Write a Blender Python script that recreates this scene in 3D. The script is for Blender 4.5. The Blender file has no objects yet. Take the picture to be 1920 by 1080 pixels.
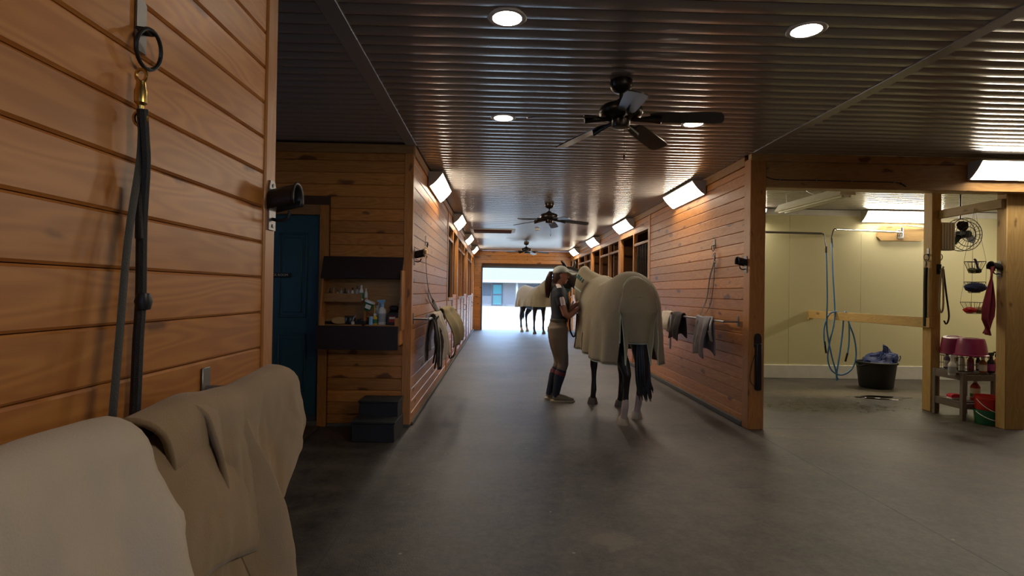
import bpy, bmesh, math, random
from mathutils import Vector, Matrix, noise
random.seed(7)
PI = math.pi
SC = bpy.context.scene
COL = SC.collection
# ------------------------------------------------------------------ camera
YAW, PIT, ROL, FPX = .0247, .007, .0155, 1034.0
CAM = Vector((0, 0, 1.37))
_F = Vector((math.sin(YAW)*math.cos(PIT), math.cos(YAW)*math.cos(PIT), math.sin(PIT)))
_r0 = Vector((math.cos(YAW), -math.sin(YAW), 0)); _u0 = _r0.cross(_F)
_R = _r0*math.cos(ROL) + _u0*math.sin(ROL); _U = -_r0*math.sin(ROL) + _u0*math.cos(ROL)
cd = bpy.data.cameras.new('camera'); co = bpy.data.objects.new('camera', cd); COL.objects.link(co)
co.matrix_world = Matrix(((_R.x, _U.x, -_F.x, 0), (_R.y, _U.y, -_F.y, 0), (_R.z, _U.z, -_F.z, CAM.z), (0, 0, 0, 1)))
cd.sensor_width = 36; cd.lens = 36*FPX/1920; cd.clip_start = .05; cd.clip_end = 300
SC.camera = co
# ------------------------------------------------------------------ world, sun, exposure
SC.view_settings.view_transform = 'Standard'; SC.view_settings.look = 'None'
SC.view_settings.gamma = 1; SC.view_settings.use_curve_mapping = False
SC.view_settings.exposure = 0.35
W = bpy.data.worlds.new('World'); SC.world = W; W.use_nodes = True
wb = W.node_tree.nodes['Background']; wb.inputs[0].default_value = (.43, .645, 1.0, 1); wb.inputs[1].default_value = 7.5
sd = bpy.data.lights.new('sun', 'SUN'); sd.energy = 4; sd.color = (.80, .90, 1); sd.angle = .03
so = bpy.data.objects.new('sun', sd); COL.objects.link(so); so.rotation_euler = (math.radians(48), math.radians(12), math.radians(25))
L_TUBE = 27.0      # radiance of the fluorescent diffusers
L_DOWN = 44.0     # radiance of the recessed downlights
# ------------------------------------------------------------------ plan of the barn (metres)
XL, XR, XN, YN, YL, YR, H, YP, YB, YW = -.87, 2.58, -.82, 2.02, 5.55, 5.60, 2.83, 9.42, 19.7, 9.13

def at(px, py, X=None, Y=None, Z=None):
    d = _F + _R*((px-960)/FPX) + _U*((540-py)/FPX)
    t = (X-CAM.x)/d.x if X is not None else (Y-CAM.y)/d.y if Y is not None else (Z-CAM.z)/d.z
    return CAM + d*t
# ------------------------------------------------------------------ materials
MAT = {}
def pm(name, col, rough=.5, metal=0, var=.12, scale=8, bump=0, bscale=60, spec=.5, coat=0, trans=0, alpha=1, sheen=0):
    if name in MAT: return MAT[name]
    m = bpy.data.materials.new(name); m.use_nodes = True; nt = m.node_tree; N = nt.nodes; Lk = nt.links
    b = N['Principled BSDF']; b.inputs['Roughness'].default_value = rough; b.inputs['Metallic'].default_value = metal
    b.inputs['Specular IOR Level'].default_value = spec; b.inputs['Coat Weight'].default_value = coat
    b.inputs['Transmission Weight'].default_value = trans; b.inputs['Alpha'].default_value = alpha
    b.inputs['Sheen Weight'].default_value = sheen
    tc = N.new('ShaderNodeTexCoord')
    n = N.new('ShaderNodeTexNoise'); n.inputs['Scale'].default_value = scale; n.inputs['Detail'].default_value = 5
    Lk.new(tc.outputs['Object'], n.inputs['Vector'])
    mx = N.new('ShaderNodeMix'); mx.data_type = 'RGBA'
    mx.inputs[6].default_value = [c*(1-var) for c in col]+[1]; mx.inputs[7].default_value = [min(1, c*(1+var)) for c in col]+[1]
    Lk.new(n.outputs['Fac'], mx.inputs[0]); Lk.new(mx.outputs[2], b.inputs['Base Color'])
    if bump:
        n2 = N.new('ShaderNodeTexNoise'); n2.inputs['Scale'].default_value = bscale; n2.inputs['Detail'].default_value = 4
        Lk.new(tc.outputs['Object'], n2.inputs['Vector'])
        bp = N.new('ShaderNodeBump'); bp.inputs['Strength'].default_value = bump; bp.inputs['Distance'].default_value = .01
        Lk.new(n2.outputs['Fac'], bp.inputs['Height']); Lk.new(bp.outputs['Normal'], b.inputs['Normal'])
    MAT[name] = m; return m
def em(name, col, s):
    m = bpy.data.materials.new(name); m.use_nodes = True; b = m.node_tree.nodes['Principled BSDF']
    b.inputs['Base Color'].default_value = (.9, .9, .88, 1); b.inputs['Emission Color'].default_value = (*col, 1); b.inputs['Emission Strength'].default_value = s
    MAT[name] = m; return m
def wood(name, c1, c2, knot, rough=.42, coat=.14, axis=0, knots=.085, spec=.5):
    """pine: long grain along the local axis, knots, each board its own cut of the tree"""
    m = bpy.data.materials.new(name); m.use_nodes = True; nt = m.node_tree; N = nt.nodes; Lk = nt.links
    b = N['Principled BSDF']; b.inputs['Roughness'].default_value = rough; b.inputs['Coat Weight'].default_value = coat; b.inputs['Coat Roughness'].default_value = .3
    b.inputs['Specular IOR Level'].default_value = spec
    tc = N.new('ShaderNodeTexCoord'); oi = N.new('ShaderNodeObjectInfo')
    sc = N.new('ShaderNodeMath'); sc.operation = 'MULTIPLY'; sc.inputs[1].default_value = 91; Lk.new(oi.outputs['Random'], sc.inputs[0])
    cb = N.new('ShaderNodeCombineXYZ')
    for k in range(3): Lk.new(sc.outputs[0], cb.inputs[k])
    ad = N.new('ShaderNodeVectorMath'); ad.operation = 'ADD'; Lk.new(tc.outputs['Object'], ad.inputs[0]); Lk.new(cb.outputs[0], ad.inputs[1])
    def mapped(lo, hi):
        mp = N.new('ShaderNodeMapping'); s = [hi]*3; s[axis] = lo; mp.inputs['Scale'].default_value = s; Lk.new(ad.outputs[0], mp.inputs[0]); return mp
    # slow warp bends the grain lines into cathedrals
    w0 = N.new('ShaderNodeTexNoise'); w0.inputs['Scale'].default_value = 1.0; w0.inputs['Detail'].default_value = 2; Lk.new(mapped(.9, 7).outputs[0], w0.inputs['Vector'])
    g = N.new('ShaderNodeMath'); g.operation = 'MULTIPLY'; g.inputs[1].default_value = 95; Lk.new(w0.outputs['Fac'], g.inputs[0])
    sn = N.new('ShaderNodeMath'); sn.operation = 'SINE'; Lk.new(g.outputs[0], sn.inputs[0])
    fine = N.new('ShaderNodeTexNoise'); fine.inputs['Scale'].default_value = 1; fine.inputs['Detail'].default_value = 6; Lk.new(mapped(1.6, 60).outputs[0], fine.inputs['Vector'])
    mr = N.new('ShaderNodeMapRange'); mr.inputs[1].default_value = -1; mr.inputs[2].default_value = 1; mr.inputs[3].default_value = 0; mr.inputs[4].default_value = 1; Lk.new(sn.outputs[0], mr.inputs[0])
    av = N.new('ShaderNodeMath'); av.operation = 'MULTIPLY_ADD'; av.inputs[1].default_value = .5; Lk.new(mr.outputs[0], av.inputs[0])
    hf = N.new('ShaderNodeMath'); hf.operation = 'MULTIPLY'; hf.inputs[1].default_value = .5; Lk.new(fine.outputs['Fac'], hf.inputs[0]); Lk.new(hf.outputs[0], av.inputs[2])
    mx = N.new('ShaderNodeMix'); mx.data_type = 'RGBA'; mx.inputs[6].default_value = (*c2, 1); mx.inputs[7].default_value = (*c1, 1); Lk.new(av.outputs[0], mx.inputs[0])
    sx = N.new('ShaderNodeSeparateXYZ'); Lk.new(ad.outputs[0], sx.inputs[0]); cr = [k for k in range(3) if k != axis]
    sm = N.new('ShaderNodeMath'); sm.operation = 'ADD'; Lk.new(sx.outputs[cr[0]], sm.inputs[0]); Lk.new(sx.outputs[cr[1]], sm.inputs[1])
    cq = N.new('ShaderNodeCombineXYZ')
    for k, (src, f_) in enumerate(((sx.outputs[axis], 2.4), (sm.outputs[0], 6.5))):
        q = N.new('ShaderNodeMath'); q.operation = 'MULTIPLY'; q.inputs[1].default_value = f_; Lk.new(src, q.inputs[0]); Lk.new(q.outputs[0], cq.inputs[k])
    wn = N.new('ShaderNodeTexNoise'); wn.inputs['Scale'].default_value = 9; wn.inputs['Detail'].default_value = 3; Lk.new(ad.outputs[0], wn.inputs['Vector'])
    wv = N.new('ShaderNodeVectorMath'); wv.operation = 'MULTIPLY_ADD'; wv.inputs[1].default_value = (.30, .40, 0); Lk.new(wn.outputs['Color'], wv.inputs[0]); Lk.new(cq.outputs[0], wv.inputs[2])
    vo = N.new('ShaderNodeTexVoronoi'); vo.voronoi_dimensions = '2D'; vo.inputs['Scale'].default_value = 1; Lk.new(wv.outputs[0], vo.inputs['Vector'])
    cs = N.new('ShaderNodeSeparateColor'); Lk.new(vo.outputs['Color'], cs.inputs[0])
    sz = N.new('ShaderNodeMapRange'); sz.inputs[1].default_value = .58; sz.inputs[2].default_value = 1; sz.inputs[3].default_value = 0; sz.inputs[4].default_value = knots*2.6; Lk.new(cs.outputs[0], sz.inputs[0])
    sub = N.new('ShaderNodeMath'); sub.operation = 'SUBTRACT'; Lk.new(sz.outputs[0], sub.inputs[0]); Lk.new(vo.outputs['Distance'], sub.inputs[1])
    kr = N.new('ShaderNodeMapRange'); kr.inputs[1].default_value = -.015; kr.inputs[2].default_value = .07; kr.inputs[3].default_value = 0; kr.inputs[4].default_value = .8; Lk.new(sub.outputs[0], kr.inputs[0])
    mk = N.new('ShaderNodeMix'); mk.data_type = 'RGBA'; mk.inputs[7].default_value = (*knot, 1); Lk.new(kr.outputs[0], mk.inputs[0]); Lk.new(mx.outputs[2], mk.inputs[6])
    hs = N.new('ShaderNodeHueSaturation'); vr = N.new('ShaderNodeMapRange'); vr.inputs[3].default_value = .78; vr.inputs[4].default_value = 1.15; Lk.new(oi.outputs['Random'], vr.inputs[0])
    Lk.new(vr.outputs[0], hs.inputs['Value']); Lk.new(mk.outputs[2], hs.inputs['Color']); Lk.new(hs.outputs[0], b.inputs['Base Color'])
    bp = N.new('ShaderNodeBump'); bp.inputs['Strength'].default_value = .12; bp.inputs['Distance'].default_value = .004; Lk.new(fine.outputs['Fac'], bp.inputs['Height']); Lk.new(bp.outputs[0], b.inputs['Normal'])
    MAT[name] = m; return m
PINE = ((.57, .24, .050), (.38, .125, .022), (.085, .020, .007))
wood('pine', *PINE, knots=.10); wood('header_pine', (.56, .33, .125), (.40, .205, .065), (.10, .035, .014), axis=0, knots=.08); wood('pine_post', (.52, .225, .055), (.38, .14, .03), (.09, .03, .012), axis=2, knots=.05)
wood('pine_beam', (.42, .22, .075), (.31, .14, .045), (.09, .03, .012), axis=0, knots=.06)
wood('pine_beam_y', (.42, .22, .075), (.31, .14, .045), (.09, .03, .012), axis=1, knots=.06)
wood('lumber', (.52, .34, .13), (.40, .24, .08), (.16, .08, .03), axis=2, knots=.05, coat=0, rough=.6)
wood('lumber_y', (.52, .36, .15), (.42, .26, .09), (.16, .08, .03), axis=1, knots=.05, coat=0, rough=.6)
wood('lumber_x', (.55, .38, .17), (.45, .28, .11), (.16, .08, .03), axis=0, knots=.05, coat=0, rough=.6)
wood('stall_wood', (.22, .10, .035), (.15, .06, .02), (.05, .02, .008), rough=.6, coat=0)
pm('backing', (.06, .025, .012), .8); pm('dark_brown', (.022, .010, .011), .55, var=.25)
pm('door_blue', (.022, .080, .118), .45); pm('steel', (.24, .24, .25), .42, .85); pm('black_metal', (.018, .018, .02), .4, .4)
pm('bronze', (.03, .023, .018), .32, .7); pm('chrome', (.75, .75, .76), .15, 1); pm('brass', (.6, .42, .14), .28, 1)
pm('white_metal', (.78, .78, .76), .45); pm('white_trim', (.82, .82, .78), .5); pm('cream', (.80, .755, .47), .42, var=.03, scale=1.5)
pm('grey_metal', (.42, .42, .41), .5, .0); pm('rubber', (.015, .016, .02), .75, bump=.3, bscale=90); pm('blade', (.020, .015, .014), .28, coat=.2)
pm('strap_black', (.012, .012, .014), .6, bump=.3, bscale=300); pm('strap_brown', (.03, .02, .016), .6)
pm('sheet', (.27, .225, .145), .85, var=.08, scale=14, bump=.25, bscale=260, sheen=.15); pm('piping', (.42, .50, .40), .7); pm('teal', (.12, .28, .25), .7)
pm('cream_cloth', (.46, .39, .315), .9, var=.14, scale=7, bump=.2, bscale=320, sheen=.2); pm('taupe_cloth', (.27, .19, .115), .9, var=.16, scale=7, bump=.2, bscale=320, sheen=.2)
pm('olive_cloth', (.24, .19, .10), .9, var=.2, scale=9, bump=.3, bscale=180); pm('lilac_cloth', (.23, .21, .235), .9, var=.2, scale=6, bump=.3, bscale=180)
pm('dark_cloth', (.03, .022, .024), .9, var=.3); pm('red_towel', (.20, .014, .035), .95, bump=.5, bscale=300)
pm('hose_blue', (.07, .24, .55), .4); pm('bucket_black', (.014, .015, .017), .5); pm('net_blue', (.012, .035, .18), .6); pm('net_cord', (.03, .085, .34), .5)
pm('magenta', (.26, .02, .10), .35); pm('red_plastic', (.50, .018, .016), .35); pm('green_plastic', (.015, .14, .06), .4); pm('pink', (.75, .04, .08), .8)
pm('bench', (.15, .12, .10), .7, bump=.3); pm('white_plastic', (.66, .66, .64), .4); pm('grey_plastic', (.30, .32, .34), .4); pm('black_plastic', (.013, .013, .015), .35)
pm('orange', (.75, .16, .04), .4); pm('amber', (.28, .09, .03), .35); pm('light_blue', (.22, .45, .75), .4); pm('yellow', (.65, .42, .04), .5); pm('navy', (.012, .02, .075), .8)
pm('olive', (.12, .13, .05), .8); pm('tan', (.35, .22, .09), .8); pm('purple', (.08, .05, .14), .6); pm('label_white', (.6, .58, .52), .6); pm('label_pink', (.35, .05, .2), .6); pm('label_red', (.3, .02, .02), .6)
pm('skin', (.42, .19, .115), .5, var=.06); pm('hair', (.055, .018, .010), .5, var=.3, scale=40); pm('shirt', (.016, .020, .030), .8); pm('shirt_pale', (.62, .50, .48), .8)
pm('breeches', (.17, .125, .088), .8, bump=.15, bscale=120); pm('sock', (.012, .016, .032), .85); pm('sock_red', (.13, .03, .04), .85); pm('shoe', (.20, .17, .12), .7); pm('sole', (.36, .30, .19), .7)
pm('cap', (.42, .43, .37), .8); pm('hoof', (.09, .075, .06), .5); pm('hoof_pale', (.34, .28, .2), .5); pm('hair_black', (.008, .007, .008), .45, var=.4, scale=60); pm('belt', (.05, .04, .025), .5)
pm('ext_wall', (.19, .175, .175), .8); pm('ext_roof', (.125, .115, .10), .7, bump=.4, bscale=20, scale=3); pm('ext_white', (.24, .22, .20), .7); pm('ext_glass', (.05, .2, .22), .15); pm('ext_teal', (.06, .17, .17), .5)
pm('ext_dark', (.06, .065, .08), .6); pm('sand', (.34, .29, .22), .9, scale=.5, bump=.2, bscale=8); pm('mat_brown', (.06, .035, .02), .95, bump=.8, bscale=200); pm('sill', (.05, .055, .07), .6); pm('curb', (.09, .085, .08), .8)
pm('hatch', (.13, .045, .028), .95, spec=.05); pm('glass_grey', (.02, .024, .03), .2)
em('tube_light', (1, .87, .68), L_TUBE); em('down_light', (1, .82, .62), L_DOWN)
def ceiling_mat():
    m = pm('soffit', (.31, .285, .265), .19, 0, var=.05, scale=1.2, spec=.7); return m
ceiling_mat()
def floor_mat():
    m = bpy.data.materials.new('floor'); m.use_nodes = True; nt = m.node_tree; N = nt.nodes; Lk = nt.links; b = N['Principled BSDF']
    tc = N.new('ShaderNodeTexCoord')
    def noise(s, d=6, r=.6):
        n = N.new('ShaderNodeTexNoise'); n.inputs['Scale'].default_value = s; n.inputs['Detail'].default_value = d; n.inputs['Roughness'].default_value = r; Lk.new(tc.outputs['Object'], n.inputs['Vector']); return n
    big, mid, fin, sml = noise(.9, 4), noise(4.5, 8, .75), noise(120, 3), noise(26, 6, .7)
    r1 = N.new('ShaderNodeValToRGB'); r1.color_ramp.elements[0].position = .42; r1.color_ramp.elements[0].color = (.022, .020, .019, 1); r1.color_ramp.elements[1].position = .59; r1.color_ramp.elements[1].color = (.105, .090, .078, 1)
    a = N.new('ShaderNodeMath'); a.operation = 'MULTIPLY_ADD'; a.inputs[1].default_value = .3; Lk.new(big.outputs['Fac'], a.inputs[0]); a3 = N.new('ShaderNodeMath'); a3.operation = 'MULTIPLY_ADD'; a3.inputs[1].default_value = .25; Lk.new(sml.outputs['Fac'], a3.inputs[0])
    a2 = N.new('ShaderNodeMath'); a2.operation = 'MULTIPLY'; a2.inputs[1].default_value = .45; Lk.new(mid.outputs['Fac'], a2.inputs[0]); Lk.new(a2.outputs[0], a3.inputs[2]); Lk.new(a3.outputs[0], a.inputs[2]); Lk.new(a.outputs[0], r1.inputs[0])
    # scattered bits of straw and chips
    vo = N.new('ShaderNodeTexVoronoi'); vo.inputs['Scale'].default_value = 3.2; Lk.new(tc.outputs['Object'], vo.inputs['Vector'])
    lt = N.new('ShaderNodeMath'); lt.operation = 'LESS_THAN'; lt.inputs[1].default_value = .030; Lk.new(vo.outputs['Distance'], lt.inputs[0])
    mx = N.new('ShaderNodeMix'); mx.data_type = 'RGBA'; mx.inputs[7].default_value = (.22, .20, .17, 1); Lk.new(lt.outputs[0], mx.inputs[0]); Lk.new(r1.outputs[0], mx.inputs[6])
    # pale dust: patch with a shape of its own at one spot
    def spot(x, y, rx, ry, soft, col, src):
        mp = N.new('ShaderNodeMapping'); mp.inputs['Location'].default_value = (-x/rx, -y/ry, 0); mp.inputs['Scale'].default_value = (1/rx, 1/ry, 0); Lk.new(tc.outputs['Object'], mp.inputs[0])
        ln = N.new('ShaderNodeVectorMath'); ln.operation = 'LENGTH'; Lk.new(mp.outputs[0], ln.inputs[0])
        ns = noise(9, 5, .7); q = N.new('ShaderNodeMath'); q.operation = 'MULTIPLY_ADD'; q.inputs[1].default_value = 2.4; Lk.new(ns.outputs['Fac'], q.inputs[0]); Lk.new(ln.outputs['Value'], q.inputs[2])
        mr = N.new('ShaderNodeMapRange'); mr.inputs[1].default_value = 1.5; mr.inputs[2].default_value = 1.5+soft; mr.inputs[3].default_value = .75; mr.inputs[4].default_value = 0; Lk.new(q.outputs[0], mr.inputs[0])
        k = N.new('ShaderNodeMix'); k.data_type = 'RGBA'; k.inputs[7].default_value = (*col, 1); Lk.new(mr.outputs[0], k.inputs[0]); Lk.new(src, k.inputs[6]); return k.outputs[2], mr.outputs[0]
    c = mx.outputs[2]
    c, _ = spot(.66, 3.05, .22, .16, .5, (.14, .115, .085), c)
    c, _ = spot(5.0, 7.7, 1.3, .45, .8, (.20, .17, .11), c)
    c, wet = spot(4.2, 6.8, 1.5, .55, .8, (.022, .021, .020), c)
    Lk.new(c, b.inputs['Base Color'])
    rr = N.new('ShaderNodeMapRange'); rr.inputs[3].default_value = .38; rr.inputs[4].default_value = .62; Lk.new(mid.outputs['Fac'], rr.inputs[0])
    rw = N.new('ShaderNodeMath'); rw.operation = 'MULTIPLY_ADD'; rw.inputs[1].default_value = -.3; Lk.new(wet, rw.inputs[0]); Lk.new(rr.outputs[0], rw.inputs[2])
    Lk.new(rw.outputs[0], b.inputs['Roughness'])
    bp = N.new('ShaderNodeBump'); bp.inputs['Strength'].default_value = .35; bp.inputs['Distance'].default_value = .006
    s = N.new('ShaderNodeMath'); s.operation = 'ADD'; Lk.new(fin.outputs['Fac'], s.inputs[0]); Lk.new(mid.outputs['Fac'], s.inputs[1]); Lk.new(s.outputs[0], bp.inputs['Height']); Lk.new(bp.outputs[0], b.inputs['Normal'])
    MAT['floor'] = m
floor_mat()
def horse_mat(name, base, socks):
    m = pm(name, base, .42, var=.3, scale=5); nt = m.node_tree; N = nt.nodes; Lk = nt.links; b = N['Principled BSDF']
    src = b.inputs['Base Color'].links[0].from_socket
    tc = N.new('ShaderNodeTexCoord'); sp = N.new('ShaderNodeSeparateXYZ'); Lk.new(tc.outputs['Object'], sp.inputs[0])
    ns = N.new('ShaderNodeTexNoise'); ns.inputs['Scale'].default_value = 18; Lk.new(tc.outputs['Object'], ns.inputs['Vector'])
    a = N.new('ShaderNodeMath'); a.operation = 'MULTIPLY_ADD'; a.inputs[1].default_value = .08; Lk.new(ns.outputs['Fac'], a.inputs[0]); Lk.new(sp.outputs['Z'], a.inputs[2])
    lt = N.new('ShaderNodeMath'); lt.operation = 'LESS_THAN'; lt.inputs[1].default_value = socks; Lk.new(a.outputs[0], lt.inputs[0])
    ly = N.new('ShaderNodeMath'); ly.operation = 'LESS_THAN'; ly.inputs[1].default_value = 0; Lk.new(sp.outputs['Y'], ly.inputs[0])
    mu = N.new('ShaderNodeMath'); mu.operation = 'MULTIPLY'; Lk.new(lt.outputs[0], mu.inputs[0]); Lk.new(ly.outputs[0], mu.inputs[1])
    mx = N.new('ShaderNodeMix'); mx.data_type = 'RGBA'; mx.inputs[7].default_value = (.45, .36, .31, 1); Lk.new(mu.outputs[0], mx.inputs[0]); Lk.new(src, mx.inputs[6]); Lk.new(mx.outputs[2], b.inputs['Base Color'])
horse_mat('horse_black', (.012, .010, .010), .31); horse_mat('horse_bay', (.022, .015, .012), .20)
# ------------------------------------------------------------------ mesh helpers
WL = {}
class MB:
    def __init__(s): s.v = []; s.f = []
    def add(s, v, f):
        o = len(s.v); s.v += [Vector(p) for p in v]; s.f += [[i+o for i in q] for q in f]; return s
    def box(s, x0, x1, y0, y1, z0, z1, M=None, c=0):
        v = [Vector((x, y, z)) for z in (z0, z1) for y in (y0, y1) for x in (x0, x1)]
        f = [(0, 2, 3, 1), (4, 5, 7, 6), (0, 1, 5, 4), (2, 6, 7, 3), (0, 4, 6, 2), (1, 3, 7, 5)]
        if c:
            bm = bmesh.new(); vv = [bm.verts.new(p) for p in v]
            for q in f: bm.faces.new([vv[i] for i in q])
            bmesh.ops.bevel(bm, geom=bm.edges[:], offset=c, segments=1, affect='EDGES', clamp_overlap=True)
            bm.verts.index_update(); v = [p.co.copy() for p in bm.verts]; f = [[p.index for p in q.verts] for q in bm.faces]; bm.free()
        if M is not None: v = [M @ p for p in v]
        return s.add(v, f)
    def tube(s, pts, r, n=8, cap=True, flat=1.0, side=None):
        pts = [Vector(p) for p in pts]; m = len(pts); rr = r if isinstance(r, (list, tuple)) else [r]*m
        t0 = (pts[1]-pts[0]).normalized(); a = Vector(side) if side else (Vector((0, 0, 1)) if abs(t0.z) < .8 else Vector((1, 0, 0)))
        V = []; F = []
        for i, p in enumerate(pts):
            t = (pts[min(i+1, m-1)]-pts[max(i-1, 0)]).normalized()
            a = (a - t*a.dot(t)); a = a.normalized() if a.length > 1e-6 else t.orthogonal().normalized(); b = t.cross(a)
            for k in range(n):
                th = 2*PI*k/n; V.append(p + a*(rr[i]*math.cos(th)) + b*(rr[i]*flat*math.sin(th)))
        for i in range(m-1):
            for k in range(n): F.append((i*n+k, i*n+(k+1) % n, (i+1)*n+(k+1) % n, (i+1)*n+k))
        if cap: F.append(tuple(range(n))[::-1]); F.append(tuple((m-1)*n+k for k in range(n)))
        return s.add(V, F)
    def lathe(s, prof, n=20, o=(0, 0, 0), M=None, cap=True):
        V = []; F = []; m = len(prof)
        for r, z in prof:
            for k in range(n):
                p = Vector((r*math.cos(2*PI*k/n), r*math.sin(2*PI*k/n), z))
                if M is not None: p = M @ p
                V.append(p+Vector(o))
        for i in range(m-1):
            for k in range(n): F.append((i*n+k, i*n+(k+1) % n, (i+1)*n+(k+1) % n, (i+1)*n+k))
        if cap and prof[0][0] > 1e-5: F.append(tuple(range(n))[::-1])
        if cap and prof[-1][0] > 1e-5: F.append(tuple((m-1)*n+k for k in range(n)))
        return s.add(V, F)
    def prism(s, poly, fn, h0, h1):
        n = len(poly); V = [fn(a, b, h0) for a, b in poly]+[fn(a, b, h1) for a, b in poly]
        F = [tuple(range(n))[::-1], tuple(range(n, 2*n))]+[(i, (i+1) % n, n+(i+1) % n, n+i) for i in range(n)]
        return s.add(V, F)
    def grid(s, P, closed=False):
        nr = len(P); nc = len(P[0]); V = [p for row in P for p in row]; F = []
        for i in range(nr-1):
            for k in range(nc if closed else nc-1): F.append((i*nc+k, i*nc+(k+1) % nc, (i+1)*nc+(k+1) % nc, (i+1)*nc+k))
        return s.add(V, F)
    def limb(s, pts, n=12, side=(1, 0, 0)):
        """closed tapering limb: pts = (x,y,z,r_side,r_other)"""
        P = [Vector(p[:3]) for p in pts]; m = len(P); V = []; F = []; tan = []
        for i, p in enumerate(P):
            t = (P[min(i+1, m-1)]-P[max(i-1, 0)]).normalized(); tan.append(t); a = Vector(side); a = a-t*a.dot(t)
            a = a.normalized() if a.length > .05 else t.orthogonal().normalized(); b = t.cross(a)
            rx, ry = pts[i][3], pts[i][4] if len(pts[i]) > 4 else pts[i][3]
            for k in range(n): V.append(p+a*(rx*math.cos(2*PI*k/n))+b*(ry*math.sin(2*PI*k/n)))
        for i in range(m-1):
            for k in range(n): F.append((i*n+k, i*n+(k+1) % n, (i+1)*n+(k+1) % n, (i+1)*n+k))
        V.append(P[0]-tan[0]*min(pts[0][3:])*.55); V.append(P[-1]+tan[-1]*min(pts[-1][3:])*.55)
        for k in range(n): F.append(((k+1) % n, k, len(V)-2)); F.append(((m-1)*n+k, (m-1)*n+(k+1) % n, len(V)-1))
        return s.add(V, F)
    def mesh(s, name, off=Vector((0, 0, 0)), sharp=38):
        me = bpy.data.meshes.new(name); me.from_pydata([p-off for p in s.v], [], s.f)
        bm = bmesh.new(); bm.from_mesh(me); bmesh.ops.recalc_face_normals(bm, faces=bm.faces[:]); bm.to_mesh(me); bm.free()
        me.polygons.foreach_set('use_smooth', [True]*len(me.polygons)); me.set_sharp_from_angle(angle=math.radians(sharp)); me.update()
        return me
    def build(s, name, mat, parent=None, base=None, local=False, sharp=38):
        """one mesh object. World coordinates unless local; base = its own origin when it is top-level"""
        off = Vector((0, 0, 0))
        if not local: off = WL.get(parent.name, Vector((0, 0, 0))) if parent else Vector(base or (0, 0, 0))
        me = s.mesh(name, off, sharp); me.materials.append(MAT[mat])
        o = bpy.data.objects.new(name, me); COL.objects.link(o)
        if parent: o.parent = parent; WL[o.name] = WL.get(parent.name, Vector((0, 0, 0))).copy()
        else: o.location = off; WL[o.name] = off.copy()
        return o
def tag(o, label, cat=None, group=None, kind=None):
    o['label'] = label
    if cat: o['category'] = cat
    if group: o['group'] = group
    if kind: o['kind'] = kind
    return o
def thing(name, label, cat, loc=(0, 0, 0), rz=0, group=None, kind=None):
    o = bpy.data.objects.new(name, None); COL.objects.link(o); o.empty_display_size = .1
    o.location = loc; o.rotation_euler = (0, 0, rz); WL[o.name] = Vector(loc); tag(o, label, cat, group, kind); return o
def struct(o, label): o['kind'] = 'structure'; o['label'] = label; return o
def copy_tree(o, parent=None, loc=None, rz=None):
    c = o.copy(); COL.objects.link(c); c.parent = parent
    if loc is not None: c.location = loc
    if rz is not None: c.rotation_euler = (0, 0, rz)
    for ch in list(o.children): copy_tree(ch, c)
    return c
def solid(o, t, off=-1): md = o.modifiers.new('thickness', 'SOLIDIFY'); md.thickness = t; md.offset = off; return o
def remesh(o, vox, it=6, fac=.5):
    md = o.modifiers.new('skin', 'REMESH'); md.mode = 'VOXEL'; md.voxel_size = vox; md.use_smooth_shade = True
    ms = o.modifiers.new('soft', 'SMOOTH'); ms.iterations = it; ms.factor = fac; return o
def lerp(a, b, t): return a+(b-a)*t
def interp(tab, x):
    if x <= tab[0][0]: return tab[0][1]
    for (a, p), (b, q) in zip(tab, tab[1:]):
        if x <= b: t = (x-a)/(b-a); return p+(q-p)*t
    return tab[-1][1]
def smooth_path(pts, n=6):
    """Catmull-Rom through the points"""
    P = [Vector(p) for p in pts]; P = [P[0]*2-P[1]]+P+[P[-1]*2-P[-2]]; out = []
    for i in range(1, len(P)-2):
        for k in range(n):
            t = k/n; a, b, c, d = P[i-1:i+3]
            out.append(.5*((2*b)+(c-a)*t+(2*a-5*b+4*c-d)*t*t+(3*b-a-3*c+d)*t**3))
    out.append(P[-2]); return out
# ================================================================== the setting
def slab(name, x0, x1, y0, y1, z0, z1, mat, label): return struct(MB().box(x0, x1, y0, y1, z0, z1).build(name, mat, None, (x0, y0, z0)), label)
flr = struct(MB().box(-9, 9.5, -9, YB+.05, -.1, 0).build('floor', 'floor', None, (0, 0, 0)), 'dark grey worn aisle floor of the barn')
MB().box(XR-.004, XR+.004, -6, YR-.03, -.01, .0006).build('control_joint', 'sill', flr); MB().box(XR+.15, 8.9, YR+.045, YR+.052, -.01, .0006).build('control_joint', 'sill', flr); MB().box(XL-.004, XL+.004, -6, YL-.02, -.01, .0006).build('control_joint', 'sill', flr)
ceil = slab('ceiling', -9, 9.5, -9, YB+.1, H+.02, H+.12, 'soffit', 'ribbed metal soffit ceiling')
PITCH = .12
def soffit_mesh(x0, x1):
    mb = MB(); n = 6; w = PITCH-.008; pr = [(-w/2+w*k/n, .0062*(1-(2*k/n-1)**2)) for k in range(n+1)]
    mb.grid([[Vector((x0, y, -d)), Vector((x1, y, -d))] for y, d in pr])
    mb.add([(x0, -w/2, 0), (x1, -w/2, 0), (x1, -w/2, .012), (x0, -w/2, .012), (x0, w/2, 0), (x1, w/2, 0), (x1, w/2, .012), (x0, w/2, .012)], [(0, 1, 2, 3), (4, 7, 6, 5)])
    me = mb.mesh('ceiling_panel', sharp=30); me.materials.append(MAT['soffit']); return me
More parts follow.
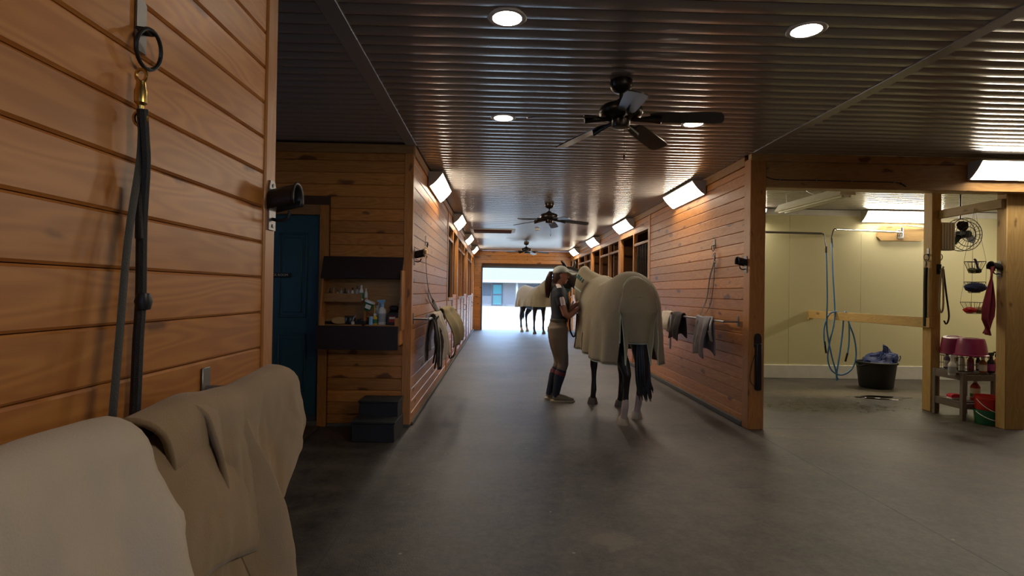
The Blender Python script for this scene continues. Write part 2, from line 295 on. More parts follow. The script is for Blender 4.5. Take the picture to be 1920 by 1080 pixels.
def soffit(x0, x1, y0, y1):
    me = soffit_mesh(x0, x1); k = math.ceil(y0/PITCH)
    while k*PITCH < y1-.05:
        o = bpy.data.objects.new('ceiling_panel', me); COL.objects.link(o); o.parent = ceil; o.location = Vector((0, k*PITCH, H))-WL['ceiling']; k += 1
soffit(XL+.03, XR-.02, .6, YB); soffit(-5, XL-.08, YN, YL); soffit(XR+.07, 8.9, .6, YR); soffit(XR+.05, 8.9, YR+.2, YW)
for i, (x0, x1, lab) in enumerate(((XL-.08, XL+.03, 'flat ceiling joint strip above the left wall line'), (XR-.02, XR+.07, 'flat ceiling joint strip running to the wash stall corner'))):
    struct(MB().box(x0, x1, -3, YR-.06, H-.012, H+.02, c=.003).build('trim_%d' % (i+1), 'soffit', None, (x0, 0, H)), lab)
# ---- plank walls
PLK = {}
def plank_mesh(L, h, mat):
    key = (round(L, 3), round(h, 4), mat)
    if key not in PLK:
        c = .006; t = .016; prof = [(-h/2, 0), (-h/2, -t+c), (-h/2+c, -t), (h/2-c, -t), (h/2, -t+c), (h/2, 0)]
        mb = MB().prism(prof, lambda a, b, hh: Vector((hh, b, a)), -L/2, L/2)
        me = mb.mesh('plank', sharp=20); me.materials.append(MAT[mat]); PLK[key] = me
    return PLK[key]
def planks(parent, plane, face, a0, a1, z0, z1, pitch=.1205, zoff=0, holes=(), mat='pine'):
    """boards on the plane, face in '-Y','+X','-X','+Y'; a = run along the wall"""
    rz = {'-Y': 0, '+X': PI/2, '-X': -PI/2, '+Y': PI}[face]; k = math.floor((z0-zoff)/pitch)
    while True:
        lo = max(z0, zoff+k*pitch); hi = min(z1, zoff+(k+1)*pitch); k += 1
        if lo >= z1-1e-4: break
        if hi-lo < .018: continue
        segs = [(a0, a1)]
        for b0, b1, c0, c1 in holes:
            if c0 < hi-.01 and c1 > lo+.01: segs = [q for s0, s1 in segs for q in ((s0, min(s1, b0)), (max(s0, b1), s1)) if q[1]-q[0] > .03]
        for s0, s1 in segs:
            o = bpy.data.objects.new('plank', plank_mesh(s1-s0-.002, hi-lo-.002, mat)); COL.objects.link(o); o.parent = parent; o.rotation_euler = (0, 0, rz)
            m = (s0+s1)/2; zc = (lo+hi)/2; p = Vector((m, plane, zc)) if face in ('-Y', '+Y') else Vector((plane, m, zc)); o.location = p-WL[parent.name]
def wall(name, label, x0, x1, y0, y1, z0=0, z1=H+.02, mat='backing'): return slab(name, x0, x1, y0, y1, z0, z1, mat, label)
T = .018
# near left wall beside the camera
w = wall('wall_left_near', 'knotty pine plank wall close beside the camera', XN-.14, XN-T, -6, YN-.02); planks(w, XN-T, '+X', -1.6, YN-.085, 0, H, .1216, .069)
p = struct(MB().box(XN-.15, XN+.006, YN-.085, YN, 0, H, c=.006).build('trim_3', 'pine_post', None, (XN, YN, 0)), 'pine end post of the near left wall')
# left block: face with the blue door, aisle face
DX0, DX1, DZ = -2.72, -1.79, 2.11
w = wall('wall_left_front', 'knotty pine wall around the blue door and tool cabinet', DX1+.02, XL-T, YL+T, YL+.12); MB().box(-5, DX0-.02, YL+T, YL+.12, 0, H).build('backing', 'backing', w); MB().box(DX0-.02, DX1+.02, YL+T, YL+.12, DZ+.02, H).build('backing', 'backing', w); planks(w, YL+T, '-Y', -4.2, XL-.085, .03, H-.09, .121, .0, [(DX0-.1, DX1+.1, 0, DZ+.09)])
struct(MB().box(XL-.085, XL+.004, YL-.008, YL+.08, .02, H-.09, c=.004).build('trim_4', 'pine_post', None, (XL, YL, 0)), 'pine corner board beside the tool cabinet')
struct(MB().box(-5, XL+.002, YL-.01, YL+.03, H-.09, H, c=.004).build('trim_5', 'pine_beam', None, (-2, YL, H)), 'pine board along the top of the front wall')
w = wall('wall_left_aisle', 'pine plank wall on the left of the aisle with ring and blanket bar', XL-.12, XL-T, YL+.12, YP); planks(w, XL-T, '+X', YL+.075, YP-.06, .03, H-.1, .121)
struct(MB().box(XL-.02, XL+.012, YL+.02, YB, H-.1, H, c=.004).build('trim_6', 'pine_beam_y', None, (XL, YL, H)), 'pine board along the top of the left aisle wall')
struct(MB().box(XL-.1, XL+.008, YP-.07, YP+.03, 0, H-.1, c=.004).build('trim_7', 'pine_post', None, (XL, YP, 0)), 'pine end board of the left aisle wall')
# right wall
w = wall('wall_right_aisle', 'pine plank wall on the right of the aisle with ring and blanket bar', XR+T, XR+.13, YR+.12, YP); planks(w, XR+T, '-X', YR+.02, YP-.06, .05, H-.1, .1205)
struct(MB().box(XR-.012, XR+.15, YR-.02, YR+.13, 0, H-.05, c=.006).build('trim_8', 'pine_post', None, (XR, YR, 0)), 'pine post at the corner of the right aisle wall and wash stall')
struct(MB().box(XR-.012, XR+.02, YR+.13, YB, H-.1, H, c=.004).build('trim_9', 'pine_beam_y', None, (XR, YR, H)), 'pine board along the top of the right aisle wall')
struct(MB().box(XR-.008, XR+.1, YP-.07, YP+.03, 0, H-.1, c=.004).build('trim_10', 'pine_post', None, (XR, YP, 0)), 'pine end board of the right aisle wall')
struct(MB().box(XR-.03, XR+.02, YR+.13, YB-.1, 0, .055, c=.008).build('baseboard_right', 'curb', None, (XR, YR, 0)), 'grey curb along the foot of the right aisle wall')
struct(MB().box(XL-.02, XL+.025, YL+.08, YB-.1, 0, .035, c=.006).build('baseboard_left', 'curb', None, (XL, YL, 0)), 'grey curb along the foot of the left aisle wall')
struct(MB().box(DX1+.1, XL-.0, YL-.012, YL+.02, 0, .03, c=.004).build('baseboard_front', 'curb', None, (XL, YL, 0)), 'grey curb under the tool cabinet wall')
# header beam over the wash stalls
hb = struct(MB().box(XR+.14, 8.9, YR-.005, YR+.14, H-.345, H-.075, c=.006).build('trim_11', 'header_pine', None, (XR, YR, H-.3)), 'thick pine header beam over the wash stall openings')
struct(MB().box(XR-.01, 8.9, YR-.025, YR+.05, H-.075, H, c=.005).build('trim_12', 'header_pine', None, (XR, YR, H)), 'pine trim board on top of the header beam')
# wash stall walls
w = wall('wall_wash_back', 'cream panelled back wall of the wash stall', XR+.1, 9, YW+.012, YW+.12)
x = at(1480, 500, Y=YW).x-1.22*2; 
while x < 8.9:
    MB().box(max(XR+.14, x)+.0015, min(9, x+1.22)-.0015, YW, YW+.014, .22, H-.1, c=.002).build('panel', 'cream', w); x += 1.22
struct(MB().box(XR+.13, 9, YW-.015, YW+.01, 0, .22, c=.004).build('baseboard_wash', 'white_trim', None, (XR, YW, 0)), 'wide white base panel of the wash stall wall')
struct(MB().box(XR+.13, 9, YW-.02, YW+.01, H-.1, H, c=.004).build('trim_13', 'white_trim', None, (XR, YW, H)), 'white strip between wash stall wall and ceiling')
w = wall('wall_wash_left', 'cream side wall of the wash stall', XR+.13, XR+.145, YR+.13, YW, mat='cream')
w = wall('wall_wash_right', 'cream far side wall of the wash bays', 8.9, 9, -1, YW, mat='cream')
# far wall with the big doorway
FX0, FX1, FZ = -.6, 2.3, 2.27
w = wall('wall_far', 'pine plank end wall around the big bright doorway', XL-.1, FX0, YB+T, YB+.12)
MB().box(FX1, XR+.1, YB+T, YB+.12, 0, H).build('backing', 'backing', w); MB().box(FX0, FX1, YB+T, YB+.12, FZ, H).build('backing', 'backing', w)
planks(w, YB+T, '-Y', XL, XR, 0, H, .14, 0, [(FX0, FX1, 0, FZ)])
struct(MB().box(FX0-.02, FX0+.03, YB-.03, YB+.16, 0, FZ).box(FX1-.03, FX1+.02, YB-.03, YB+.16, 0, FZ).box(FX0-.02, FX1+.02, YB-.03, YB+.16, FZ-.05, FZ+.02).build('trim_14', 'sill', None, (0, YB, 0)), 'dark metal frame of the big doorway')
# hidden outer shell of the barn (rooms behind the fronts)
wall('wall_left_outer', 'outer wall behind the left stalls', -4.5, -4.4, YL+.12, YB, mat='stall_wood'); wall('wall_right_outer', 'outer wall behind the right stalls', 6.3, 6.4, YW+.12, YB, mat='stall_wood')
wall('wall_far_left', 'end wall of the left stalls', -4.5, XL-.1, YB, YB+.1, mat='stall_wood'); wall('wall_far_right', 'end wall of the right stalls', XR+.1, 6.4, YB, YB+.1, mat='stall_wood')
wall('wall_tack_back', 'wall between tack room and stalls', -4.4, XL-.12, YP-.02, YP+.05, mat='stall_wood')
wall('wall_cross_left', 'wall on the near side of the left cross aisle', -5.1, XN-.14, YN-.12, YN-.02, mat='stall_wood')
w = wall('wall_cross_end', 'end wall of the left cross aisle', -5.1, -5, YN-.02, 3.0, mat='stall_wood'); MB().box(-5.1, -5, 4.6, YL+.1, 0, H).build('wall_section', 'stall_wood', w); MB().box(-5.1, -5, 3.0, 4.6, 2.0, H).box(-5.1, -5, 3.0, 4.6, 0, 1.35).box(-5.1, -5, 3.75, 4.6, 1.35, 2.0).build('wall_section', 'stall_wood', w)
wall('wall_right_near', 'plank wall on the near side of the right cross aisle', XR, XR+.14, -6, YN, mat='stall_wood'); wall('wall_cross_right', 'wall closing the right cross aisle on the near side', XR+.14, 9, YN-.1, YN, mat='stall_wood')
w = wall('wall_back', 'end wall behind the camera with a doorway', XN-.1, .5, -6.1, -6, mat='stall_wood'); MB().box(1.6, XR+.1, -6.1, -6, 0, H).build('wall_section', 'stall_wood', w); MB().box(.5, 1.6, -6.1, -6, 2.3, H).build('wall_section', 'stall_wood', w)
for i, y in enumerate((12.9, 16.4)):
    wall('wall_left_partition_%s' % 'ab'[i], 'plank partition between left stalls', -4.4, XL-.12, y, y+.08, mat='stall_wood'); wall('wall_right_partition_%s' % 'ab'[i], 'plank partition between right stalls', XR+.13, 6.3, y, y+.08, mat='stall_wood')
# stall fronts
def stalls(name, label, x, s, face):
    root = bpy.data.objects.new(name, None); COL.objects.link(root); root.location = (x, YP, 0); WL[name] = Vector((x, YP, 0)); struct(root, label)
    def bx(nm, y0, y1, z0, z1, d0, d1, mat): return MB().box(min(x+s*d0, x+s*d1), max(x+s*d0, x+s*d1), y0, y1, z0, z1, c=.004).build(nm, mat, root)
    b = bx('header', YP+.03, YB, 2.54, H-.1, .02, .12, 'backing'); planks(root, x+s*T, face, YP+.03, YB, 2.53, H-.1, .1, 2.53)
    bx('header_edge', YP+.03, YB, 2.50, 2.535, -.005, .1, 'pine_beam_y')
    segs = [(9.45, 10.5, 'w'), (10.5, 11.8, 'd'), (11.8, 12.9, 'w'), (12.9, 14.0, 'w'), (14.0, 15.4, 'd'), (15.4, 16.5, 'w'), (16.5, 17.8, 'w'), (17.8, 19.3, 'd'), (19.3, YB, 'w')]
    for y0, y1, k in segs:
        bx('mullion', y0-.028, y0+.028, 0, 2.5, -.006, .07, 'pine_post')
        if k == 'w':
            nb_ = 9 if y0 < 10 else 1
            bx('transom', y0+.028, y1-.028, 2.27, 2.315, .0, .06, 'pine_beam_y'); bx('sill', y0+.028, y1-.028, 1.20, 1.25, -.02, .09, 'pine_beam_y')
            bx('lower_wall', y0+.02, y1-.02, .04, 1.20, .025, .1, 'backing'); planks(root, x+s*.024, face, y0+.03, y1-.03, .04, 1.2, .1205)
            for q in range(1, nb_):
                yy = lerp(y0, y1, q/9); MB().tube([(x+s*.05, yy, 1.25), (x+s*.05, yy, 2.27)], .008, 6).build('bar', 'black_metal', root)
        else:
            d = bx('half_door', y0+.05, y1-.05, .05, 1.3, .03, .08, 'backing'); planks(root, x+s*.03, face, y0+.05, y1-.05, .05, 1.3, .1205)
            MB().box(min(x-s*.0, x+s*.07), max(x, x+s*.07), y1-.16, y1-.03, 0, 2.5, c=.006).build('door_post', 'pine_post', root)
            MB().tube([(x, y0+.12, 1.02), (x-s*.05, y0+.12, 1.02), (x-s*.05, y0+.12, .90), (x, y0+.12, .90)], .008, 6).build('latch', 'black_metal', root)
    return root
stalls('wall_left_stalls', 'row of wooden stall fronts on the left of the aisle', XL, -1, '+X')
stalls('wall_right_stalls', 'row of wooden stall fronts on the right of the aisle', XR, 1, '-X')
# ------------------------------------------------------------------ blue door
dr = bpy.data.objects.new('door_1', None); COL.objects.link(dr); dr.location = (DX1, YL, 0); WL['door_1'] = Vector((DX1, YL, 0)); struct(dr, 'dark teal blue panelled door of the tack room')
MB().box(DX0, DX1, YL+.03, YL+.075, .09, DZ, c=.003).build('door_leaf', 'door_blue', dr)
for x0, x1 in ((DX0+.12, (DX0+DX1)/2-.05), ((DX0+DX1)/2+.05, DX1-.13)):
    for z0, z1 in ((.34, .92), (1.08, 1.93)):
        fr = MB()
        for a in ((x0, x1, z0, z0+.02), (x0, x1, z1-.02, z1), (x0, x0+.02, z0, z1), (x1-.02, x1, z0, z1)): fr.box(a[0], a[1], YL+.018, YL+.032, a[2], a[3], c=.005)
        fr.build('panel_moulding', 'door_blue', dr); MB().box(x0+.05, x1-.05, YL+.02, YL+.032, z0+.05, z1-.05, c=.008).build('raised_panel', 'door_blue', dr)
MB().box(DX1, DX1+.09, YL-.012, YL+.09, 0, DZ+.1, c=.004).build('jamb', 'pine_post', dr); MB().box(DX0-.09, DX0, YL-.012, YL+.09, 0, DZ+.1, c=.004).build('jamb', 'pine_post', dr)
MB().box(DX0, DX1, YL-.012, YL+.09, DZ, DZ+.1, c=.004).build('head_jamb', 'pine_beam', dr); MB().box(DX0, DX1, YL-.03, YL+.1, 0, .05, c=.004).build('threshold', 'curb', dr); MB().box(DX0, DX1, YL+.01, YL+.03, .05, .1, c=.004).build('door_sweep', 'sill', dr)
MB().lathe([(.0, 0), (.03, 0), (.03, .01), (.012, .015), (.012, .045), (.028, .05), (.03, .07), (.02, .085), (0, .088)], 14, (DX0+.07, YL+.03, 1.0), Matrix.Rotation(PI/2, 3, 'X')).build('knob', 'steel', dr)
MB().box(DX0-.02, DX1+.02, YL+.09, YL+.12, 0, DZ+.02).build('dark_room_side', 'backing', dr)
# nameplate
sp = at(546, 516, Y=YL+.015); sg = MB().box(sp.x-.25, sp.x, YL+.0, YL+.0285, sp.z-.021, sp.z+.021, c=.003).build('door_sign', 'black_plastic', None, (sp.x-.125, YL+.02, sp.z))
tag(sg, 'small black TACK ROOM nameplate on the blue door', 'sign')
fc = bpy.data.curves.new('lettering', 'FONT'); fc.body = 'TACK ROOM'; fc.size = .034; fc.align_x = 'CENTER'; fc.align_y = 'CENTER'; fc.extrude = .0006
fo = bpy.data.objects.new('tmp_text', fc); COL.objects.link(fo); dg = bpy.context.evaluated_depsgraph_get(); fm = bpy.data.meshes.new_from_object(fo.evaluated_get(dg)); bpy.data.objects.remove(fo)
fm.materials.clear(); fm.materials.append(MAT['label_white']); lo = bpy.data.objects.new('lettering', fm); COL.objects.link(lo); lo.parent = sg; lo.rotation_euler = (PI/2, 0, 0); lo.location = (0, -.0212, 0)
dm = MB().box(-2.35, -1.74, 4.93, 5.5, 0, .018, c=.006).build('door_mat', 'mat_brown', None, (-2.05, 5.2, 0)); tag(dm, 'brown coir doormat in front of the blue door', 'doormat')
# ================================================================== outside
g = MB().box(-60, 60, YB+.06, 90, -.12, -.01).build('ground', 'sand', None, (0, 40, 0)); struct(g, 'bright pale sandy yard outside the doorway')
g2 = MB().box(-60, 60, -60, -9, -.12, -.01).build('ground', 'sand', None, (0, -30, 0)); struct(g2, 'pale yard behind the barn')
YE = 52.0
eb = thing('stable_building', 'long pale stable block with a light shingle roof across the yard', 'building', (2, YE, 0))
MB().box(-22, 26, YE+1.5, YE+1.7, 0, 2.75).build('wall', 'ext_wall', eb)
MB().add([(-23, YE-.4, 2.42), (27, YE-.4, 2.42), (27, YE+8, 6.4), (-23, YE+8, 6.4), (-23, YE-.4, 2.3), (27, YE-.4, 2.3), (27, YE+8, 6.2), (-23, YE+8, 6.2)], [(0, 1, 2, 3), (4, 7, 6, 5), (0, 4, 5, 1), (1, 5, 6, 2), (2, 6, 7, 3), (3, 7, 4, 0)]).build('roof', 'ext_roof', eb)
MB().box(-23, 27, YE-.45, YE-.38, 2.22, 2.5).build('fascia', 'ext_white', eb)
for xp in (-6.5, -2.4, 1.75, 5.9, 10): MB().box(xp-.1, xp+.1, YE-.1, YE+.1, 0, 2.3).build('porch_post', 'ext_white', eb)
for xd in (-4.6, -.1, 4.4):
    d = MB().box(xd-.52, xd+.52, YE+1.42, YE+1.5, 0, 2.15).build('door', 'ext_dark', eb); MB().box(xd-.4, xd+.4, YE+1.4, YE+1.42, 1.15, 2.02).build('pane', 'ext_glass', d); MB().box(xd-.4, xd+.4, YE+1.4, YE+1.42, .12, 1.0).build('panel', 'ext_teal', d)
    MB().box(xd-1.7, xd-.6, YE+1.45, YE+1.5, .95, 2.1).build('window', 'ext_dark', eb)
# ================================================================== lights
def tube_fixture(label, base, rz, L=1.24, group=None):
    """wall-mounted strip light in the angle of wall and ceiling; local +y = into the room, x = length, z=0 at its top"""
    t = thing('strip_light', label, 'light', base, rz, group)
    a, b = .165, .175
    MB().prism([(0, 0), (a, 0), (a, -.012), (.012, -b), (0, -b)], lambda y, z, h: Vector((h, y, z)), -L/2+.012, L/2-.012).build('housing', 'white_metal', t, local=True)
    mb = MB(); n = 8; rows = []
    for k in range(n+1):
        u = k/n; y = lerp(a-.002, .016, u); z = lerp(-.014, -b+.002, u); bl = .012*math.sin(PI*u)**.6; rows.append([Vector((h, y+bl*.72, z-bl*.69)) for h in (-L/2+.014, L/2-.014)])
    mb.grid(rows).build('diffuser', 'tube_light', t, local=True)
    for s in (-1, 1):
        pr = [(0, 0), (a+.004, 0), (a+.004, -.014)]+[(lerp(a, .014, k/6)+.015*math.sin(PI*k/6)**.6*.72, lerp(-.012, -b, k/6)-.015*math.sin(PI*k/6)**.6*.69) for k in range(1, 6)]+[(.012, -b-.003), (0, -b-.003)]
        MB().prism(pr, lambda y, z, h: Vector((h, y, z)), s*L/2-.012*(s > 0), s*L/2+.012*(s < 0)).build('end_cap', 'grey_metal', t, local=True)
    return t
YT = (7.35, 10.95, 14.5, 18.1); ORD = ('nearest', 'second', 'third', 'farthest')
for i, y in enumerate(YT):
    tube_fixture('%s lit strip light along the top of the right aisle wall' % ORD[i], (XR-.013, y+.08, H-.03), PI/2, group='strip lights on the aisle walls')
    tube_fixture('%s lit strip light along the top of the left aisle wall' % ORD[i], (XL+.013, y-.1, H-.03), -PI/2, group='strip lights on the aisle walls')
tube_fixture('lit strip light on the wash stall header beam', (5.45, YR-.026, H-.055), PI)
tube_fixture('lit strip light over the wooden hose board in the wash stall', (6.72, YW-.021, H-.02), PI, 1.3)
tube_fixture('lit strip light on the cream wall behind the corner post', (3.78, YW-.021, H-.02), PI, 1.24)
tube_fixture('added unseen strip light on the right wall beside the camera', (XR-.002, .0, H-.02), PI/2, 1.24)  # added fixture out of frame, brightens the near left wall and its blankets
tube_fixture('added unseen strip light on the far side wall of the wash bays', (8.899, 7.4, H-.02), PI/2, 1.24)  # extra fixture out of view, put in to lift the wash stall
for lab, (px, py) in zip(('recessed downlight near the top of the frame left of the near fan', 'recessed downlight left of the near fan blades', 'recessed downlight near the top of the frame to the right', 'recessed downlight at the tip of the near fan blade'), ((951, 32), (944, 220), (1512, 55), (1300, 231))):
    q = at(px, py, Z=H); t = thing('downlight', lab, 'light', (q.x, q.y, H), group='recessed ceiling downlights')
    MB().lathe([(.078, -.009), (.10, -.009), (.108, -.002), (.108, .01), (.078, .01), (.078, -.009)], 28, cap=False).build('trim_ring', 'white_metal', t, local=True)
    MB().lathe([(0, -.008), (.06, -.008), (.078, -.006)], 28).build('lens', 'down_light', t, local=True)
# hatch in the ceiling
t = thing('ceiling_hatch', 'dark wooden hatch in a white frame in the aisle ceiling', 'hatch', (-.15, 13.1, H))
MB().box(-.6, .29, 12.86, 13.42, H-.042, H-.005, c=.004).build('panel', 'hatch', t)
fr = MB()
for a in ((-.68, .38, 12.78, 12.86), (-.68, .38, 13.42, 13.5), (-.68, -.6, 12.86, 13.42), (.29, .38, 12.86, 13.42)): fr.box(a[0], a[1], a[2], a[3], H-.022, H-.005, c=.004)
fr.build('frame', 'white_metal', t)
t = thing('smoke_detector', 'small white round detector on the aisle ceiling', 'detector', (.86, 12.56, H)); MB().lathe([(0, -.05), (.035, -.05), (.055, -.035), (.06, -.012), (.06, -.005)], 16).build('body', 'white_plastic', t, local=True); MB().lathe([(0, -.056), (.012, -.055), (.014, -.05)], 10).build('sensor', 'black_plastic', t, local=True)
# ================================================================== ceiling fans
def fan(label, x, y, a0, drop=.25):
    t = thing('ceiling_fan', label, 'ceiling fan', (x, y, H), 0, 'bronze ceiling fans along the aisle')
    MB().lathe([(.075, -.002), (.078, -.04), (.07, -.06), (.045, -.085), (.018, -.092), (.014, -.1)], 24).build('canopy', 'bronze', t, local=True)
    zr = -.1-(drop-.2); MB().tube([(0, 0, -.08), (0, 0, zr-.02)], .013, 10).build('downrod', 'bronze', t, local=True)
    zm = zr
    MB().lathe([(.02, zm+.02), (.045, zm), (.06, zm-.015), (.10, zm-.02), (.135, zm-.035), (.148, zm-.06), (.148, zm-.085), (.135, zm-.105), (.10, zm-.118), (.075, zm-.124)], 30).build('motor_housing', 'bronze', t, local=True)
    MB().lathe([(.062, zm-.122), (.062, zm-.165), (.056, zm-.178), (.02, zm-.184), (0, zm-.184)], 24).build('switch_housing', 'bronze', t, local=True)
    zb = zm-.118
    for k in range(5):
        th = math.radians(a0+72*k); M = Matrix.Rotation(th, 3, 'Z'); tilt = Matrix.Rotation(math.radians(-13), 3, 'X')
        b = MB(); out = [(.20, .045), (.24, .056), (.45, .065), (.60, .068), (.645, .06), (.66, .035)]
        top = [Vector((x_, w_, -.10*(x_-.1))) for x_, w_ in out]+[Vector((x_, -w_, -.10*(x_-.1))) for x_, w_ in reversed(out)]; n = len(top)
        V = [M @ (tilt @ (p+Vector((0, 0, .004))) + Vector((0, 0, zb))) for p in top]+[M @ (tilt @ (p-Vector((0, 0, .004)))+Vector((0, 0, zb))) for p in top]
        b.add(V, [tuple(range(n)), tuple(range(n, 2*n))[::-1]]+[(i, n+i, n+(i+1) % n, (i+1) % n) for i in range(n)]); bl = b.build('blade', 'blade', t, local=True)
        MB().tube([M @ Vector((.07, 0, zb-.005)), M @ Vector((.13, 0, zb-.016)), M @ Vector((.19, 0, zb-.018)), M @ Vector((.27, 0, zb-.028))], [.016, .014, .022, .03], 8, flat=.3).build('blade_iron', 'bronze', bl, local=True)
    MB().tube([(.03, .02, zm-.17), (.03, .02, zm-.36)], .0016, 5).lathe([(0, -.02), (.006, -.015), (.006, .01), (0, .018)], 8, (.03, .02, zm-.37)).build('pull_chain', 'bronze', t, local=True)
    return t
fan('nearest dark bronze ceiling fan hanging above the aisle entrance', *at(1165, 150, Z=H).xy, -21)
fan('middle dark bronze ceiling fan between the stall strip lights', *at(1030, 381, Z=H).xy, 5)
fan('farthest ceiling fan before the bright doorway', *at(987, 454, Z=H).xy, -8)
# ================================================================== hardware on walls. local: wall plane y=0, room = -y for rz=0
def bracket(label, base, rz, group='black bridle brackets'):
    t = thing('bridle_bracket', label, 'bracket', base, rz, group)
    MB().prism([(-.028, -.09), (.028, -.09), (.028, .06), (.018, .085), (-.018, .085), (-.028, .06)], lambda x, z, h: Vector((x, h, z)), -.007, 0).build('plate', 'steel', t, local=True)
    rows = []; n = 12
    for d in (0, .03, .06, .085, .095):
        r = []
        for k in range(n+1):
            th = lerp(-.15*PI, 1.15*PI, k/n); lip = .008 if d > .09 else 0; r.append(Vector((math.cos(th)*(.042+lip), -.005-d, .002+math.sin(th)*(.045+lip)+d*.25)))
        rows.append(r)
    solid(MB().grid(rows).build('cradle', 'black_metal', t, local=True), .008)
    MB().tube(smooth_path([(0, -.005, -.05), (0, -.035, -.055), (0, -.06, -.045), (0, -.068, -.02)]), .006, 8).build('hook', 'black_metal', t, local=True)
    for z in (-.075, .068): MB().lathe([(0, .004), (.006, .003), (.007, 0)], 8, (0, -.007, z), Matrix.Rotation(PI/2, 3, 'X')).build('screw', 'steel', t, local=True)
    return t
FX = {'-Y': 0, '+X': PI/2, '-X': -PI/2}
q = at(503, 388, X=XN+.006); bracket('black bridle bracket on the end post of the near left wall', (XN+.006, YN-.04, q.z+.01), FX['+X'])
q = at(779, 482, X=XL); bracket('black bridle bracket at the corner beside the left cross tie', (XL+.006, YL+.12, q.z), FX['+X'])
q = at(1397, 496, X=XR); bracket('black bridle bracket on the right wall near the corner post', (XR-.013, YR+.06, q.z), FX['-X'])
q = at(1893, 507, X=5.35); bracket('black bracket on the wash stall post holding the towel', (5.349, 5.76, q.z+.02), FX['-X'])
def ring_plate(name, label, base, rz, group, R=.034):
    t = thing(name, label, 'tie ring', base, rz, group)
    MB().prism([(-.017, -.06), (.017, -.06), (.017, .05), (.008, .062), (-.008, .062), (-.017, .05)], lambda x, z, h: Vector((x, h, z)), -.005, 0).build('plate', 'steel', t, local=True)
    MB().tube([(-.014, -.003, -.012), (-.014, -.02, -.014), (.014, -.02, -.014), (.014, -.003, -.012)], .005, 8).build('staple', 'black_metal', t, local=True)
    MB().tube([(math.cos(a)*R, -.022-.006*math.sin(a), -.03-R*.55+math.sin(a)*R) for a in [2*PI*k/24 for k in range(25)]], .0045, 8, cap=False).build('ring', 'black_metal', t, local=True)
    return t
def snap(mb, p, sc=1.0):
    x, y, z = p
    mb.lathe([(.0, 0), (.009*sc, -.003*sc), (.011*sc, -.02*sc), (.013*sc, -.024*sc), (.013*sc, -.05*sc), (.007*sc, -.056*sc), (.006*sc, -.07*sc), (0, -.072*sc)], 12, p)
    mb.tube([(x+math.cos(a)*.014*sc, y, z-.084*sc+math.sin(a)*.016*sc) for a in [2*PI*k/16 for k in range(17)]], .0042*sc, 6, cap=False)
    mb.tube([(x+math.cos(a)*.011*sc, y, z+.010*sc+math.sin(a)*.014*sc) for a in [2*PI*k/14 for k in range(15)]], .004*sc, 6, cap=False); return mb
def strap(pts, w, side, th=.003): return MB().tube(smooth_path(pts, 5), w, 8, flat=th/w, side=side)
# near left ring, brass snap and hanging strap
rp = at(262, 48, X=XN); ring_plate('tie_ring', 'steel tie ring high on the near left plank wall', (XN, rp.y, rp.z), FX['+X'], 'tie rings', .043)
S0 = at(265, 140, X=XN+.03)
t = thing('cross_tie', 'black cross tie strap with a brass snap hanging on the near left wall', 'strap', S0, 0, 'cross ties')
snap(MB(), (S0.x, S0.y, S0.z-.012)).build('snap', 'brass', t)
def pn(px, py, o=.022): return at(px, py, X=XN+o)
strap([pn(266, 202, .03), pn(262, 300, .03), pn(240, 450, .04), pn(225, 620, .05), pn(212, 770, .06), pn(203, 880, .06)], .0125, (0, 1, 0)).build('web_strap', 'strap_black', t)
strap([pn(267, 205, .035), pn(270, 260, .035), pn(272, 310, .035), pn(266, 420), pn(264, 560), pn(259, 640), pn(255, 735), pn(250, 830)], .010, (0, 1, 0), .012).build('elastic_strap', 'strap_black', t)
q = pn(264, 565); MB().lathe([(0, -.02), (.014, -.018), (.018, 0), (.014, .018), (0, .02)], 12, (q.x+.006, q.y, q.z)).build('buckle', 'black_metal', t)
q = pn(264, 400); MB().box(q.x-.006, q.x+.008, q.y-.014, q.y+.014, q.z-.06, q.z+.06, c=.004).build('keeper', 'strap_black', t)
# left aisle ring + tie
rp = at(798, 452, X=XL); ring_plate('tie_ring', 'tie ring high on the left aisle wall', (XL, rp.y, rp.z), FX['+X'], 'tie rings')
S1 = at(799, 468, X=XL+.025); t = thing('cross_tie', 'dark cross tie strap hanging from the left aisle wall ring', 'strap', S1, 0, 'cross ties'); snap(MB(), (S1.x, S1.y, S1.z)).build('snap', 'brass', t)
def pl(px, py, o=.03): return at(px, py, X=XL+o)
strap([pl(799, 480), pl(799, 500), pl(803, 540), pl(812, 565), pl(821, 583, .16)], .019, (0, 1, 0)).build('web_strap', 'strap_black', t)
strap([pl(803, 540), pl(803, 557), pl(810, 572), pl(817, 583, .16)], .011, (0, 1, 0)).build('chain_strap', 'strap_brown', t)
# right wall ring + tie
rp = at(1340, 458, X=XR); ring_plate('tie_ring', 'tie ring high on the right aisle wall', (XR, rp.y, rp.z), FX['-X'], 'tie rings')
S2 = at(1340, 478, X=XR-.03); t = thing('cross_tie', 'brown cross tie strap hanging from the right wall ring over the blanket bar', 'strap', S2, 0, 'cross ties'); snap(MB(), (S2.x, S2.y, S2.z)).build('snap', 'steel', t)
def pr_(px, py, o=.03): return at(px, py, X=XR-o)
strap([pr_(1339, 492), pr_(1331, 520), pr_(1325, 560), pr_(1312, 592, .16), pr_(1306, 606, .2)], .020, (0, 1, 0)).build('web_strap', 'strap_brown', t)
strap([pr_(1340, 492), pr_(1338, 530), pr_(1332, 570), pr_(1322, 588, .1), pr_(1312, 597, .18)], .011, (0, 1, 0)).build('chain_strap', 'strap_black', t)
q = pr_(1331, 570); MB().lathe([(0, -.012), (.01, -.01), (.012, 0), (.01, .01), (0, .012)], 10, q).build('buckle', 'steel', t)
